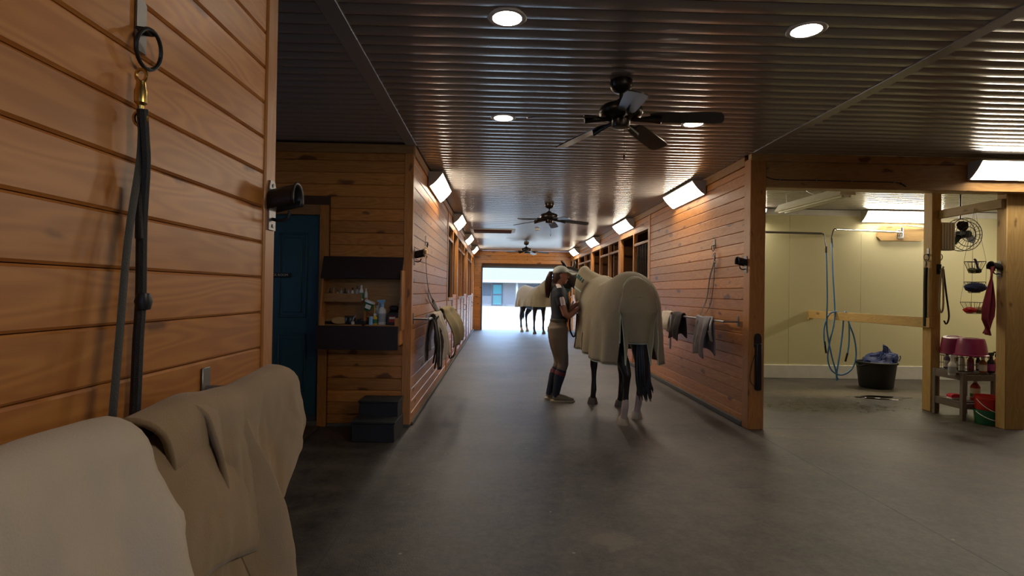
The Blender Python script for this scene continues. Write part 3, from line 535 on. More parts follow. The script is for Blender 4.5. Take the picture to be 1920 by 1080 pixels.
# ================================================================== blanket bars and blankets
def bar(label, wx, s, y0, y1, z, out):
    t = thing('blanket_bar', label, 'rail', (wx, y0, z), 0, 'wall blanket bars')
    bx = wx+s*out; MB().tube([(bx, y0, z), (bx, y1, z)], .013, 10).build('bar', 'steel', t)
    for y in (y0+.03, y1-.03):
        MB().box(min(wx, wx+s*.006), max(wx, wx+s*.006), y-.02, y+.02, z-.05, z+.06, c=.002).build('wall_plate', 'steel', t)
        MB().tube([(wx, y, z+.0), (bx, y, z)], .010, 8).build('arm', 'steel', t)
    return t
def drape(y0, y1, bx, bz, s, front, back, r=.03, bulge=.05, folds=((9, .015, 0), (23, .006, 1)), yl=None, yr=None, ny=40, nt=44, hemv=.03, bk=-.45, wr=.010, seed=0):
    """cloth over a bar that runs along y. s: +1 room on +x. front/back = lengths that hang"""
    rows = []
    for i in range(nt+1):
        t = lerp(-back, front, i/nt); row = []
        for k in range(ny+1):
            u = k/ny; ta = abs(t); L = front if t > 0 else back
            a0 = y0+(yl(t) if yl else 0); a1 = y1+(yr(t) if yr else 0); y = lerp(a0, a1, u)
            arc = r*PI/2
            if ta < arc: th = ta/r; x = r*math.sin(th); z = bz+r*math.cos(th)
            else: x = r+bulge*math.sin(min(1, (ta-arc)/max(.01, L-arc))*PI*.62); z = bz-(ta-arc)
            fd = min(1, ta/.18)
            dsp = sum(am*math.sin(fr*y+ph+1.3*math.sin(3*ta+ph)) for fr, am, ph in folds)*fd
            hem = hemv*math.sin(7*y+.5)*min(1, ta/L)**3 if folds else 0
            sg = 1 if t > 0 else bk; dsp += wr*fd*(noise.noise(Vector((y*7+seed, t*5, seed)))+.5*noise.noise(Vector((y*19, t*13+seed, 4)))+.22*noise.noise(Vector((y*43, t*31+seed, 9))))
            x = x*(1 if t > 0 else 1)
            row.append(Vector((bx+s*(sg*(x+dsp*(1 if t > 0 else .4))), y, z+hem+.006*math.sin(17*y+2)+wr*.5*noise.noise(Vector((y*9, t*9, seed+3))))))
        rows.append(row)
    return MB().grid(rows)
NB = -.60
bar('steel blanket bar on the near left wall under two blankets', XN, 1, .05, 1.60, 1.085, .22)
t = tag(solid(drape(.93, 1.555, NB-.01, 1.10, 1, .62, .42, .044, .018, ((8, .016, .6), (15, .011, 2.1), (31, .004, 0)), yl=lambda t: (.42*t if t > 0 else 0), yr=lambda t: (-.95*max(0, t-.17) if t > 0 else 0), ny=90, nt=80, hemv=.02, wr=.018, seed=2).build('folded_blanket', 'taupe_cloth', None, (NB, 1.3, 1.1)), .012), 'taupe canvas horse blanket draped over the near blanket bar', 'blanket')
solid(drape(.86, 1.25, NB-.005, 1.075, 1, .34, .40, .032, .03, ((10, .02, 2), (19, .012, .4)), yl=lambda t: .25*max(0, t), ny=36, nt=40).build('inner_fold', 'taupe_cloth', t), .012)
solid(drape(.90, 1.20, NB-.005, 1.10, 1, .60, .10, .05, .055, ((18, .030, .9), (34, .006, .4)), yl=lambda t: .15+.40*max(0, t), yr=lambda t: .03+.25*max(0, t), ny=36, nt=44).build('side_roll', 'taupe_cloth', t), .012)
tag(solid(drape(-.25, .83, NB+.02, 1.115, 1, .85, .45, .062, .085, ((7, .014, .3), (13, .012, 1.7), (29, .003, 0)), yr=lambda t: (.10*max(0, t) if t > 0 else -.02), ny=90, nt=80, hemv=.02, wr=.020, seed=6).build('folded_blanket', 'cream_cloth', None, (NB, .4, 1.1)), .014), 'cream blanket draped over the near blanket bar at the frame edge', 'blanket')
LB = XL+.16
bar('steel blanket bar on the left aisle wall', XL, 1, 5.66, 8.35, 1.075, .16)
t = tag(solid(drape(6.02, 6.62, LB, 1.085, 1, .55, .50, .034, .07, ((16, .022, .3), (37, .008, 2)), yr=lambda t: .05*max(0, t), hemv=.04, bk=-.75).build('folded_blanket', 'cream_cloth', None, (LB, 6.5, 1.08)), .012), 'cream blanket with black straps hanging on the left aisle bar', 'blanket')
for k, (yy, w_, ln) in enumerate(((5.97, .024, .50), (5.99, .03, .56), (6.02, .022, .45), (6.05, .026, .58))):
    strap([(LB-.03+.03*k, yy, 1.09), (LB+.035, yy-.02, 1.02), (LB+.05+.02*math.sin(k*2), yy-.03, .8), (LB+.02+.015*k, yy+.01*k, 1.09-ln)], w_, (0, 1, 0), .008).build('hanging_strap', 'strap_black', t)
solid(drape(5.96, 6.10, LB, 1.08, 1, .56, .46, .03, .05, ((30, .02, .3), (61, .010, 2)), hemv=.05, bk=-.7, wr=.03, ny=20).build('strap_bundle', 'dark_cloth', t), .008)
t = tag(solid(drape(6.78, 7.95, LB+.01, 1.10, 1, .50, .45, .065, .12, ((8, .03, .3), (15, .014, 2)), yl=lambda t: .12*max(0, t), hemv=.03).build('folded_blanket', 'olive_cloth', None, (LB, 7.4, 1.08)), .014), 'olive tan blanket bundled on the left aisle bar', 'blanket')
strap([(LB+.13, 7.9, .75), (LB+.12, 7.85, .62), (LB+.10, 7.8, .48), (LB+.04, 7.8, .42), (LB+.04, 7.75, .52)], .015, (0, 1, 0), .008).build('hanging_strap', 'strap_black', t)
RB = XR-.16
bar('steel blanket bar on the right aisle wall', XR, -1, 5.84, 8.3, 1.085, .16)
t = tag(solid(drape(6.16, 6.62, RB, 1.095, -1, .50, .44, .030, .05, ((11, .02, .8), (26, .008, 2)), yl=lambda t: (.10*max(0, t)), hemv=.045).build('folded_blanket', 'lilac_cloth', None, (RB, 6.4, 1.09)), .012), 'grey blanket folded over the right blanket bar', 'blanket')
strap([(RB-.01, 6.14, 1.12), (RB-.05, 6.10, 1.02), (RB-.045, 6.10, .9), (RB-.02, 6.14, .86), (RB-.04, 6.16, .97)], .02, (0, 1, 0), .01).build('strap_bundle', 'grey_plastic', t)
t = tag(solid(drape(7.12, 7.50, RB, 1.095, -1, .38, .34, .030, .04, ((14, .02, .1), (31, .008, 2)), hemv=.04).build('folded_blanket', 'dark_cloth', None, (RB, 7.5, 1.09)), .012), 'dark maroon cloth hanging on the right blanket bar', 'cloth')
tag(solid(drape(7.60, 7.98, RB, 1.10, -1, .26, .30, .036, .05, ((13, .018, .1), (31, .006, 2)), hemv=.03).build('white_towel', 'cream_cloth', None, (RB, 8.0, 1.09)), .012), 'off white towel on the right blanket bar behind the horse', 'towel')
tag(strap([(RB-.035, 7.56, 1.09), (RB-.04, 7.54, .95), (RB-.04, 7.55, .8), (RB-.04, 7.56, .62)], .028, (0, 1, 0), .012).build('hanging_strap', 'grey_plastic', None, (RB, 7.56, .62)), 'wide grey strap hanging from the right blanket bar', 'strap')
# black device on the corner post
q0, q1 = at(1415, 625, Y=YR-.02), at(1415, 731, Y=YR-.02); cx = XR+.075
t = thing('latch_handle', 'tall narrow black latch handle with a wire loop on the corner post', 'latch', (cx, YR-.02, q1.z))
MB().prism([(-.036, .0), (.036, .0), (.036, .10), (.026, .128), (.010, .14), (-.010, .14), (-.026, .128), (-.036, .10)], lambda x, z, h: Vector((cx+x, YR-.02+h, q0.z-.14+z)), -.018, 0).build('mount', 'black_plastic', t)
MB().box(cx-.028, cx+.028, YR-.075, YR-.02, q1.z, q0.z-.10, c=.008).build('handle', 'black_metal', t)
MB().box(cx-.034, cx+.034, YR-.055, YR-.02, q0.z-.11, q0.z-.10).build('band', 'steel', t)
MB().tube(smooth_path([(cx-.03, YR-.03, q0.z-.22), (cx-.065, YR-.03, q0.z-.36), (cx-.072, YR-.03, q0.z-.48), (cx-.03, YR-.03, q0.z-.54)]), .004, 6).build('wire_loop', 'strap_brown', t)
# cable stapled along the header
pts = [at(px, py, Y=YR-.012) for px, py in ((1416, 322), (1440, 333), (1462, 337), (1530, 338), (1596, 340), (1676, 342), (1690, 346))]
t = tag(MB().tube(smooth_path(pts, 4), .005, 6).build('cable', 'strap_brown', None, pts[0]), 'thin brown cable stapled along the header beam', 'cable')
for p in pts[2:6]: MB().box(p.x-.006, p.x+.006, p.y-.008, p.y+.012, p.z-.008, p.z+.012).build('staple', 'steel', t)
p = at(1692, 346, Y=YR-.02); MB().tube([(p.x-.03, p.y, p.z+.02), (p.x, p.y-.01, p.z-.005), (p.x+.035, p.y, p.z-.02)], .008, 6).build('plug', 'black_plastic', t)
# ================================================================== stool
t = thing('step_stool', 'black rubber two-step mounting block under the tool cabinet', 'step stool', (-1.1, 5.2, 0))
for nm, a in (('lower_step', (-1.295, -.915, 4.98, 5.46, 0, .165)), ('upper_step', (-1.285, -.925, 5.20, 5.46, .165, .31))): MB().box(*a, c=.006).build(nm, 'rubber', t)
MB().box(-1.305, -.905, 4.97, 5.21, .165, .185, c=.006).build('tread', 'rubber', t); MB().box(-1.295, -.915, 5.19, 5.47, .31, .33, c=.006).build('tread', 'rubber', t)
# ================================================================== grooming cabinet
X0, X1, YC = -1.715, -.945, YL-.21
t = thing('tool_cabinet', 'open wall cabinet with dark brown lid and front full of grooming supplies', 'cabinet', (-1.33, YL-.1, .8))
MB().box(X0, X1, YL-.016, YL-.001, .82, 1.62, c=.002).build('back_panel', 'pine_beam', t)
for x in (X0, X1-.016): MB().prism([(YL-.001, .82), (YC, .82), (YC, 1.10), (YC+.05, 1.40), (YC+.09, 1.62), (YL-.001, 1.62)], lambda y, z, h: Vector((h, y, z)), x, x+.016).build('side_panel', 'pine_post', t)
MB().box(X0, X1, YC, YL-.001, .82, .838, c=.002).build('bottom', 'pine_beam', t); MB().box(X0+.016, X1-.016, YC+.09, YL-.016, 1.60, 1.62).build('top_board', 'pine_beam', t)
z0, z1 = at(660, 656, Y=YC-.03).z, at(660, 611, Y=YC-.03).z
MB().box(X0-.02, X1-.01, YC-.035, YC-.012, z0, z1, c=.004).build('front_board', 'dark_brown', t)
MB().box(X0-.0, X1+.012, -.011, .011, 0, .235, c=.003).build('lid', 'dark_brown', t, local=True)
ld = t.children[-1]
for o in t.children:
    if o.name.startswith('lid'): ld = o
ld.data.transform(Matrix.Translation(Vector((1.33, 0, 0)))); ld.location = Vector((0, YC+.02, 1.475))-Vector((0, YL-.1, .8)); ld.rotation_euler = (math.radians(-24), 0, 0)
zs = 1.262
MB().box(X0+.016, -1.30, YC+.07, YL-.016, zs-.016, zs, c=.002).build('shelf', 'pine_beam', t); MB().box(X0+.016, -1.33, YC+.055, YC+.07, zs-.016, zs+.068, c=.003).build('tray_lip', 'pine_beam', t)
MB().box(-1.30, -1.285, YC+.04, YL-.016, .838, zs+.03, c=.002).build('divider', 'pine_post', t); MB().box(-1.285, X1-.016, YC+.10, YL-.016, 1.10, 1.114, c=.002).build('shelf', 'pine_beam', t)
MB().box(X0+.016, X0+.05, YC, YC+.016, .838, 1.10, c=.002).build('stile', 'pine_post', t); MB().box(X1-.05, X1-.016, YC, YC+.016, .838, 1.10, c=.002).build('stile', 'pine_post', t)
MB().box(X1+.003, X1+.02, YC-.02, YL-.04, .98, 1.56, c=.003).build('side_door', 'pine_post', t); MB().tube(smooth_path([(X1+.012, YC-.022, 1.30), (X1+.012, YC-.04, 1.28), (X1+.012, YC-.04, 1.24), (X1+.012, YC-.022, 1.22)]), .005, 6).build('hasp', 'steel', t)
def bottle(label, x, y, z, r, h, body, lab=None, capm='white_plastic', kind='bottle', spray=None, group=None, cat='bottle', rz=0):
    t = thing(kind, label, cat, (x, y, z), rz, group)
    nk = r*.38; hs = h*.68 if spray else h*.82
    MB().lathe([(0, .0005), (r*.92, .0005), (r, .006), (r, hs*.72), (r*.93, hs*.80), (nk*1.1, hs*.97), (nk, hs)], 18).build('body', body, t, local=True)
    if lab: MB().lathe([(r*1.012, hs*.16), (r*1.02, hs*.18), (r*1.02, hs*.6), (r*1.012, hs*.62)], 18).build('label', lab, t, local=True)
    if spray:
        MB().lathe([(nk*1.25, hs-.004), (nk*1.25, hs+.022), (nk*.8, hs+.03)], 14).build('collar', spray, t, local=True)
        MB().prism([(-.018, 0), (.012, 0), (.014, .012), (.045, .018), (.048, .034), (-.022, .040), (-.03, .03)], lambda a, b, hh: Vector((a, hh, hs+.028+b)), -.011, .011).build('spray_head', spray, t, local=True)
        MB().tube(smooth_path([(.022, 0, hs+.044), (.034, 0, hs+.02), (.03, 0, hs-.004)]), .005, 6).build('trigger', spray, t, local=True)
    else:
        MB().lathe([(nk*1.3, hs-.003), (nk*1.3, h-.004), (nk*1.1, h), (0, h)], 14).build('cap', capm, t, local=True)
    return t
q = at(716, 609, Y=YC+.06)
bottle('white spray bottle with a light blue trigger in the tool cabinet', q.x, YC+.06, .838+.193, .040, .26, 'white_plastic', 'grey_plastic', spray='light_blue', kind='spray_bottle', cat='spray bottle', rz=PI)
MB().box(-1.28, X1-.02, YC+.005, YC+.098, .838, 1.03, c=.003).build('inner_ledge', 'pine_beam', bpy.data.objects['tool_cabinet']); 
MB().box(X0+.02, -1.31, YC+.02, YC+.16, .838, 1.03, c=.003).build('inner_ledge', 'pine_beam', bpy.data.objects['tool_cabinet'])
gz = 1.0305
bottle('short white jar behind the spray bottle in the tool cabinet', at(705, 600, Y=YC+.08).x, YC+.135, 1.1145, .030, .10, 'white_plastic', 'label_white', kind='jar', cat='jar')
bottle('yellow and green tin beside the spray bottle', at(703, 600, Y=YC+.04).x, YC+.035, gz, .026, .11, 'yellow', 'green_plastic', kind='tin', cat='tin', capm='white_plastic')
tag(MB().lathe([(0, .0), (.02, 0), (.02, .07), (.012, .08), (0, .085)], 12, (at(696, 600, Y=YC+.03).x, YC+.025, gz)).build('bottle', 'light_blue', None, (-1.27, YC+.025, gz)), 'small teal bottle next to the yellow tin', 'bottle')
tag(MB().lathe([(0, .0), (.0065, .0), (.0065, .18), (0, .19)], 8, (at(700, 590, Y=YC+.02).x, YC+.07, gz)).build('pencil', 'yellow', None, (-1.24, YC+.07, gz)), 'tall yellow pencil standing by the divider of the tool cabinet', 'pencil')
xr = at(737, 600, Y=YC+.04).x; t = thing('tack_box', 'dark box with red and white label in the tool cabinet', 'box', (xr, YC+.045, gz)); MB().box(-.055, .055, -.035, .035, 0, .115, c=.004).build('carton', 'dark_brown', t, local=True); MB().box(-.035, .03, -.0365, -.034, .03, .085).build('label', 'label_red', t, local=True); MB().box(-.030, .026, -.0375, -.036, .06, .078).build('label_band', 'label_white', t, local=True)
t = thing('clipper', 'black clippers lying on the right shelf of the tool cabinet', 'clippers', (xr+.0, YC+.15, 1.1145)); MB().box(-.06, .05, -.03, .03, 0, .05, c=.012).build('body', 'black_plastic', t, local=True); MB().box(-.05, .03, -.025, .025, .05, .10, c=.012).build('handle', 'black_plastic', t, local=True); MB().tube(smooth_path([(.05, 0, .02), (.065, -.02, .06), (.055, -.03, .10), (.03, -.03, .12)]), .005, 6).build('cord', 'black_plastic', t, local=True)
def brush(label, x, y, z, mat, rz=0, tilt=0, sc=1):
    t = thing('grooming_brush', label, 'brush', (x, y, z), rz, 'grooming brushes in the tool cabinet')
    MB().prism([(.075*sc*math.cos(a), .034*sc*math.sin(a)) for a in [2*PI*k/16 for k in range(16)]], lambda a, b, h: Vector((a, b, h)), .028*sc, .05*sc).build('back', mat, t, local=True)
    MB().prism([(.068*sc*math.cos(a), .029*sc*math.sin(a)) for a in [2*PI*k/16 for k in range(16)]], lambda a, b, h: Vector((a, b, h)), 0.001, .028*sc).build('bristles', 'strap_black', t, local=True); return t
def cx_(px, o): return at(px, 590, Y=YC+o).x
brush('dark oval brush lying at the left of the tool cabinet', cx_(622, .07), YC+.07, gz, 'tan', .2)
b = brush('tan backed brush standing on edge in the tool cabinet', cx_(636, .06), YC+.06, gz+.03, 'tan', .3); b.rotation_euler = (PI*.44, 0, .35)
t = thing('curry_comb', 'black round curry comb in the tool cabinet', 'curry comb', (cx_(656, .07), YC+.07, gz)); MB().lathe([(0, .0), (.045, .0), (.055, .02), (.055, .05), (.048, .07), (.02, .078), (0, .08)], 20).build('body', 'black_plastic', t, local=True); MB().box(-.05, .05, -.012, .012, .072, .082, c=.004).build('hand_strap', 'strap_black', t, local=True)
t = thing('hoof_pick', 'grey hoof pick on the ledge of the tool cabinet', 'hoof pick', (cx_(662, .03), YC+.03, gz)); MB().tube(smooth_path([(0, 0, .008), (.0, 0, .04), (.01, 0, .07), (.03, 0, .08)]), .006, 8).build('pick', 'grey_plastic', t, local=True); MB().box(-.015, .015, -.01, .01, 0, .03, c=.004).build('handle', 'white_plastic', t, local=True)
t = thing('tool_tray', 'low dark tray of tools beside the divider', 'tray', (cx_(678, .06), YC+.06, gz)); MB().box(-.055, .05, -.04, .04, 0, .035, c=.004).build('tray', 'black_plastic', t, local=True); MB().tube([(-.05, .01, .04), (.045, -.01, .045)], .006, 6).build('comb', 'steel', t, local=True); MB().tube([(-.04, -.02, .042), (.03, .02, .05)], .006, 6).build('scissors', 'black_metal', t, local=True)
for k, px in enumerate((618, 625, 632, 639, 646, 653, 660)):
    m = ('black_plastic', 'tan', 'yellow', 'grey_plastic', 'black_plastic', 'grey_plastic', 'white_plastic')[k]
    bottle('%s, %s from the left in the cabinet tray' % (('small black pot', 'small tan pot', 'small yellow pot', 'small dark grey pot', 'small black pot with steel lid', 'small grey pot', 'small white pot')[k], ('first', 'second', 'third', 'fourth', 'fifth', 'sixth', 'seventh')[k]), cx_(px, .1), YC+.105, zs+.0005, .016, .115+.012*math.sin(k*2.3), m, kind='ointment_pot', cat='pot', capm=('black_plastic', 'steel')[k % 2], group='small pots in the cabinet tray')
bottle('slim dark grey bottle in the tray of the tool cabinet', cx_(669, .1), YC+.10, zs+.0005, .016, .14, 'grey_plastic', kind='bottle', capm='black_plastic')
bottle('white bottle with green label in the tray of the tool cabinet', cx_(677, .09), YC+.09, zs+.0005, .021, .15, 'white_plastic', 'green_plastic')
bottle('short white tube at the end of the cabinet tray', cx_(685, .1), YC+.11, zs+.0005, .018, .12, 'white_plastic')
xx = cx_(688, .04); t = thing('cup', 'white and green plastic cup hanging on the cabinet divider', 'cup', (xx, YC+.035, 1.17)); MB().lathe([(0, 0), (.03, 0), (.042, .05), (.048, .09), (.044, .09), (.028, .006)], 18, M=Matrix.Rotation(.35, 3, 'Y')).build('cup_body', 'green_plastic', t, local=True); MB().lathe([(.045, .075), (.0515, .078), (.0515, .096), (.045, .096)], 18, M=Matrix.Rotation(.35, 3, 'Y')).build('rim', 'white_plastic', t, local=True); MB().box(-.02, .035, -.052, -.045, .02, .06, M=Matrix.Rotation(.35, 3, 'Y'), c=.003).build('label', 'white_plastic', t, local=True)
# ================================================================== wash stall
P1X0, P1X1, P1Y0, P1Y1 = 5.35, 5.56, 5.68, 5.80
struct(MB().box(P1X0, P1X1, P1Y0, P1Y1, 0, H-.02, c=.006).build('trim_15', 'lumber', None, (P1X0, P1Y0, 0)), 'square timber post at the right frame edge holding the towel')
P2X0, P2X1, P2Y0, P2Y1 = 5.245, 5.36, 6.55, 6.69
struct(MB().box(P2X0, P2X1, P2Y0, P2Y1, 0, H, c=.006).build('trim_16', 'lumber', None, (P2X0, P2Y0, 0)), 'square timber post between the two wash bays')
z = at(1820, 392, Y=6.1).z
struct(MB().box(5.31, 5.35, P1Y1-.1, P2Y0+.002, z-.05, z+.05, c=.004).build('trim_17', 'lumber_y', None, (5.33, 6.1, z)), 'upper timber rail between the wash stall posts')
rz_ = 1.075
rl = tag(MB().box(5.205, 5.243, P2Y0-.02, YW-.001, rz_-.062, rz_+.062, c=.004).build('timber_rail', 'lumber_y', None, (5.22, 7.8, rz_)), 'long timber rail from the post to the cream wall under the hoses', 'rail')
MB().box(5.19, 5.26, YW-.05, YW-.001, rz_-.09, rz_-.062, c=.003).build('cleat', 'lumber_x', rl)
# hose booms
hb0 = at(1643, 440, Y=YW); hb1 = at(1732, 440, Y=YW); zc = at(1690, 438, Y=YW).z
t = thing('hose_boom', 'chrome hose boom on a chamfered wooden board', 'hose boom', (at(1690, 438, Y=YW).x, YW, zc))
wx0, wx1 = hb0.x, hb1.x; zh = .125
MB().prism([(wx0+.06, zc-zh), (wx1-.06, zc-zh), (wx1, zc-zh+.06), (wx1, zc+zh-.06), (wx1-.06, zc+zh), (wx0+.06, zc+zh), (wx0, zc+zh-.06), (wx0, zc-zh+.06)], lambda x, z, h: Vector((x, h, z)), YW-.03, YW-.001).build('board', 'lumber_x', t)
bx = at(1690, 438, Y=YW-.06).x
MB().box(bx-.06, bx+.06, YW-.045, YW-.03, zc-.09, zc+.06, c=.004).build('bracket_plate', 'chrome', t); MB().tube([(bx, YW-.07, zc-.06), (bx, YW-.07, zc+.09)], .022, 12).build('swivel', 'chrome', t)
A = at(1690, 436, Y=YW-.08); B = at(1567, 430, Y=8.55); Cc = at(1559, 448, Y=8.55)
MB().tube([A, B], .016, 10).build('arm', 'chrome', t); MB().tube(smooth_path([B+Vector((.02, 0, 0)), B+Vector((-.03, 0, -.005)), Cc+Vector((0, 0, .03)), Cc+Vector((0, 0, -.05))]), .010, 8).build('elbow', 'black_metal', t)
MB().tube(smooth_path([A+Vector((.02, .02, .05)), A+Vector((.02, .02, .12)), A+Vector((.2, .02, .11)), A+Vector((.55, .05, .08))]), .007, 6).build('supply_pipe', 'steel', t)
B2 = at(1540, 438, Y=8.3); t2 = thing('hose_boom', 'long steel hose boom reaching from behind the corner post', 'hose boom', at(1432, 436, Y=8.3))
A2 = Vector((XR+.16, 8.3, at(1432, 436, Y=8.3).z+.02)); MB().tube([A2, B2], .016, 10).build('arm', 'steel', t2); MB().tube(smooth_path([B2+Vector((-.02, 0, 0)), B2+Vector((.035, 0, -.015)), at(1547, 455, Y=8.3), at(1549, 470, Y=8.3)]), .011, 8).build('elbow', 'steel', t2)
MB().box(XR+.146, XR+.17, 8.22, 8.38, A2.z-.09, A2.z+.09, c=.004).build('bracket_plate', 'steel', t2)
def hp(px, py, Y=8.35): return at(px, py, Y=Y)
h2 = tag(MB().tube(smooth_path([hp(1549, 468, 8.3), hp(1550, 500, 8.3), hp(1551, 560, 8.3), hp(1550, 600, 8.33), hp(1552, 630), hp(1560, 670), hp(1567, 695), hp(1569, 714)], 6), .0115, 8).build('water_hose', 'hose_blue', None, hp(1549, 468)), 'blue water hose hanging straight from the left boom', 'hose')
MB().tube([hp(1549, 462, 8.3), hp(1549, 474, 8.3)], .016, 8).build('coupling', 'black_metal', h2)
def rp_(px, py): return at(px, py, Y=8.34)
pts = [at(1559, 450, Y=8.55), at(1560, 475, Y=8.5), at(1562, 520, Y=8.45), at(1565, 580, Y=8.4), rp_(1563, 610), rp_(1556, 640), rp_(1552, 672), rp_(1560, 695), rp_(1578, 703), rp_(1597, 692), rp_(1605, 668), rp_(1602, 635), rp_(1592, 606), at(1588, 588, Y=8.42), at(1583, 587, Y=8.30), rp_(1580, 620), rp_(1575, 660), rp_(1569, 700), rp_(1571, 712)]
h1 = tag(MB().tube(smooth_path(pts, 6), .0115, 8).build('water_hose', 'hose_blue', None, pts[0]), 'blue water hose looped over the timber rail from the chrome boom', 'hose')
MB().tube([at(1559, 446, Y=8.55), at(1560, 464, Y=8.53)], .016, 8).build('coupling', 'black_metal', h1)
pts = [rp_(1548, 655), rp_(1545, 635), rp_(1546, 612), rp_(1553, 592), at(1563, 585, Y=8.36), at(1575, 586, Y=8.40), at(1590, 590, Y=8.44), rp_(1592, 610), rp_(1592, 640), rp_(1589, 665)]
h3 = tag(MB().tube(smooth_path(pts, 6), .0115, 8).build('water_hose', 'hose_blue', None, pts[0]), 'short blue hose piece with black ends draped on the timber rail', 'hose')
MB().tube([rp_(1546, 640), rp_(1549, 662)], .014, 8).build('nozzle', 'black_metal', h3); MB().tube([rp_(1589, 662), rp_(1585, 678)], .014, 8).build('nozzle', 'black_metal', h3)
# black tub with blue net
bc = Vector((5.78, 8.28, 0))
t = thing('muck_bucket', 'black rubber tub with a blue hay net on the wash stall floor', 'bucket', bc); MB().lathe([(0, .002), (.215, .002), (.225, .02), (.265, .36), (.28, .365), (.285, .39), (.27, .40), (.255, .39), (.215, .05), (0, .045)], 32).build('tub', 'bucket_black', t, local=True)
for a in (.2, PI+.2): MB().tube(smooth_path([(math.cos(a-.3)*.275, math.sin(a-.3)*.275, .36), (math.cos(a)*.33, math.sin(a)*.33, .33), (math.cos(a+.3)*.275, math.sin(a+.3)*.275, .36)]), .012, 6).build('rope_handle', 'bucket_black', t, local=True)
net = thing('hay_net', 'crumpled blue rope hay net heaped in the black tub', 'hay net', bc+Vector((.05, 0, .33)))
nb = MB(); rows = []
rnd = random.Random(3)
def blob(th, ph): return .19*(1+.16*math.sin(3*th+1)+.12*math.sin(5*ph+2*th)+.08*math.sin(9*th+7*ph))
for i in range(13):
    ph = lerp(-.45*PI, .5*PI, i/12); rows.append([Vector((math.cos(th)*math.cos(ph)*blob(th, ph)*1.15+.05*(i/12), math.sin(th)*math.cos(ph)*blob(th, ph), .055+math.sin(ph)*blob(th, ph)*(.75+.35*math.cos(th-.3)))) for th in [2*PI*k/24 for k in range(24)]])
nb.grid(rows, True).build('bundle', 'net_blue', net, local=True)
cords = MB()
for k in range(26):
    th0 = rnd.random()*6.28; ph0 = rnd.uniform(-.3, 1.2); d = rnd.uniform(-1.2, 1.2); e = rnd.uniform(-.7, .7); pts = []
    for j in range(8):
        th = th0+d*j/7; ph = min(1.5, ph0+e*j/7+.1*math.sin(j)); rr = blob(th, ph)*1.04; pts.append(Vector((math.cos(th)*math.cos(ph)*rr*1.15+.03, math.sin(th)*math.cos(ph)*rr, .055+math.sin(ph)*rr*(.75+.35*math.cos(th-.3)))))
    cords.tube(pts, .006, 5)
cords.build('cords', 'net_cord', net, local=True)
# puddle and drain
dp = at(1628, 744, Z=0)
pu = MB(); n = 28; pu.add([(5.25+math.cos(2*PI*k/n)*(.40+.07*math.sin(6*PI*k/n)+.05*math.sin(10*PI*k/n+1)), 7.42+math.sin(2*PI*k/n)*(.14+.03*math.sin(8*PI*k/n+1)), .003) for k in range(n)], [tuple(range(n))])
pm('water', (.012, .012, .012), .05, spec=.8); tag(solid(pu.build('puddle', 'water', None, (5.2, 7.4, 0)), .002), 'dark puddle of water on the wash stall floor', 'puddle')
# shop light hanging unlit
a, b = at(1465, 392, Z=2.62), at(1590, 358, Z=2.62); d = (b-a); L = d.length; ang = math.atan2(d.y, d.x)
t = thing('shop_light', 'unlit white shop light hanging from the wash stall ceiling', 'light', ((a+b)/2), ang)
MB().prism([(-.10, -.035), (-.045, .055), (.045, .055), (.10, -.035), (.09, -.045), (-.09, -.045)], lambda y, z, h: Vector((h, y, z)), -L/2, L/2).build('reflector', 'white_metal', t, local=True)
for s in (-1, 1): MB().tube([(-L/2+.03, s*.045, -.055), (L/2-.03, s*.045, -.055)], .016, 10).build('tube', 'white_plastic', t, local=True); MB().tube([(s*L*.4, 0, .05), (s*L*.42, 0, H-2.62)], .003, 5).build('chain', 'steel', t, local=True)
MB().tube(smooth_path([(L*.36, .02, .03), (L*.2, .03, .10), (L*.05, .03, .07), (-.1*L, .02, .16), (-.05*L, .02, H-2.62)]), .004, 5).build('cord', 'black_plastic', t, local=True)
# wall fan in the right bay
fcx = at(1806, 440, Y=7.5); t = thing('barn_fan', 'dark caged circulator fan hanging behind the wash stall posts', 'fan', fcx)
Mf = Matrix.Rotation(PI/2, 3, 'X'); R0 = .225
for rr, dy in ((R0, -.05), (R0, .05), (.17, -.075), (.10, -.085)): MB().tube([fcx+Vector((math.cos(a)*rr, dy, math.sin(a)*rr)) for a in [2*PI*k/32 for k in range(33)]], .005, 6, cap=False).build('cage_ring', 'black_metal', t)
sp_ = MB()
for k in range(24):
    a = 2*PI*k/24; sp_.tube([fcx+Vector((math.cos(a)*.05, -.088, math.sin(a)*.05)), fcx+Vector((math.cos(a)*.15, -.08, math.sin(a)*.15)), fcx+Vector((math.cos(a)*R0, -.05, math.sin(a)*R0)), fcx+Vector((math.cos(a)*R0, .05, math.sin(a)*R0))], .0025, 4)
sp_.build('cage_wires', 'black_metal', t)
for k in range(3):
    M = Matrix.Rotation(2*PI*k/3+.5, 3, 'Y') ; out = [(.04, .02), (.08, .055), (.14, .075), (.185, .05), (.19, 0), (.17, -.05), (.10, -.06), (.04, -.02)]
    MB().prism([(x_, z_) for x_, z_ in out], lambda x, z, h: fcx+M @ Vector((x, h+z*.35, z)), -.002, .002).build('blade', 'black_metal', t)
MB().lathe([(0, -.09), (.05, -.088), (.05, .03), (.06, .06), (.05, .14), (0, .15)], 16, fcx, Matrix.Rotation(-PI/2, 3, 'X')).build('motor', 'black_metal', t); MB().tube([fcx+Vector((0, .05, R0-.01)), fcx+Vector((0, .05, H-fcx.z))], .012, 8).build('hanger', 'black_metal', t)
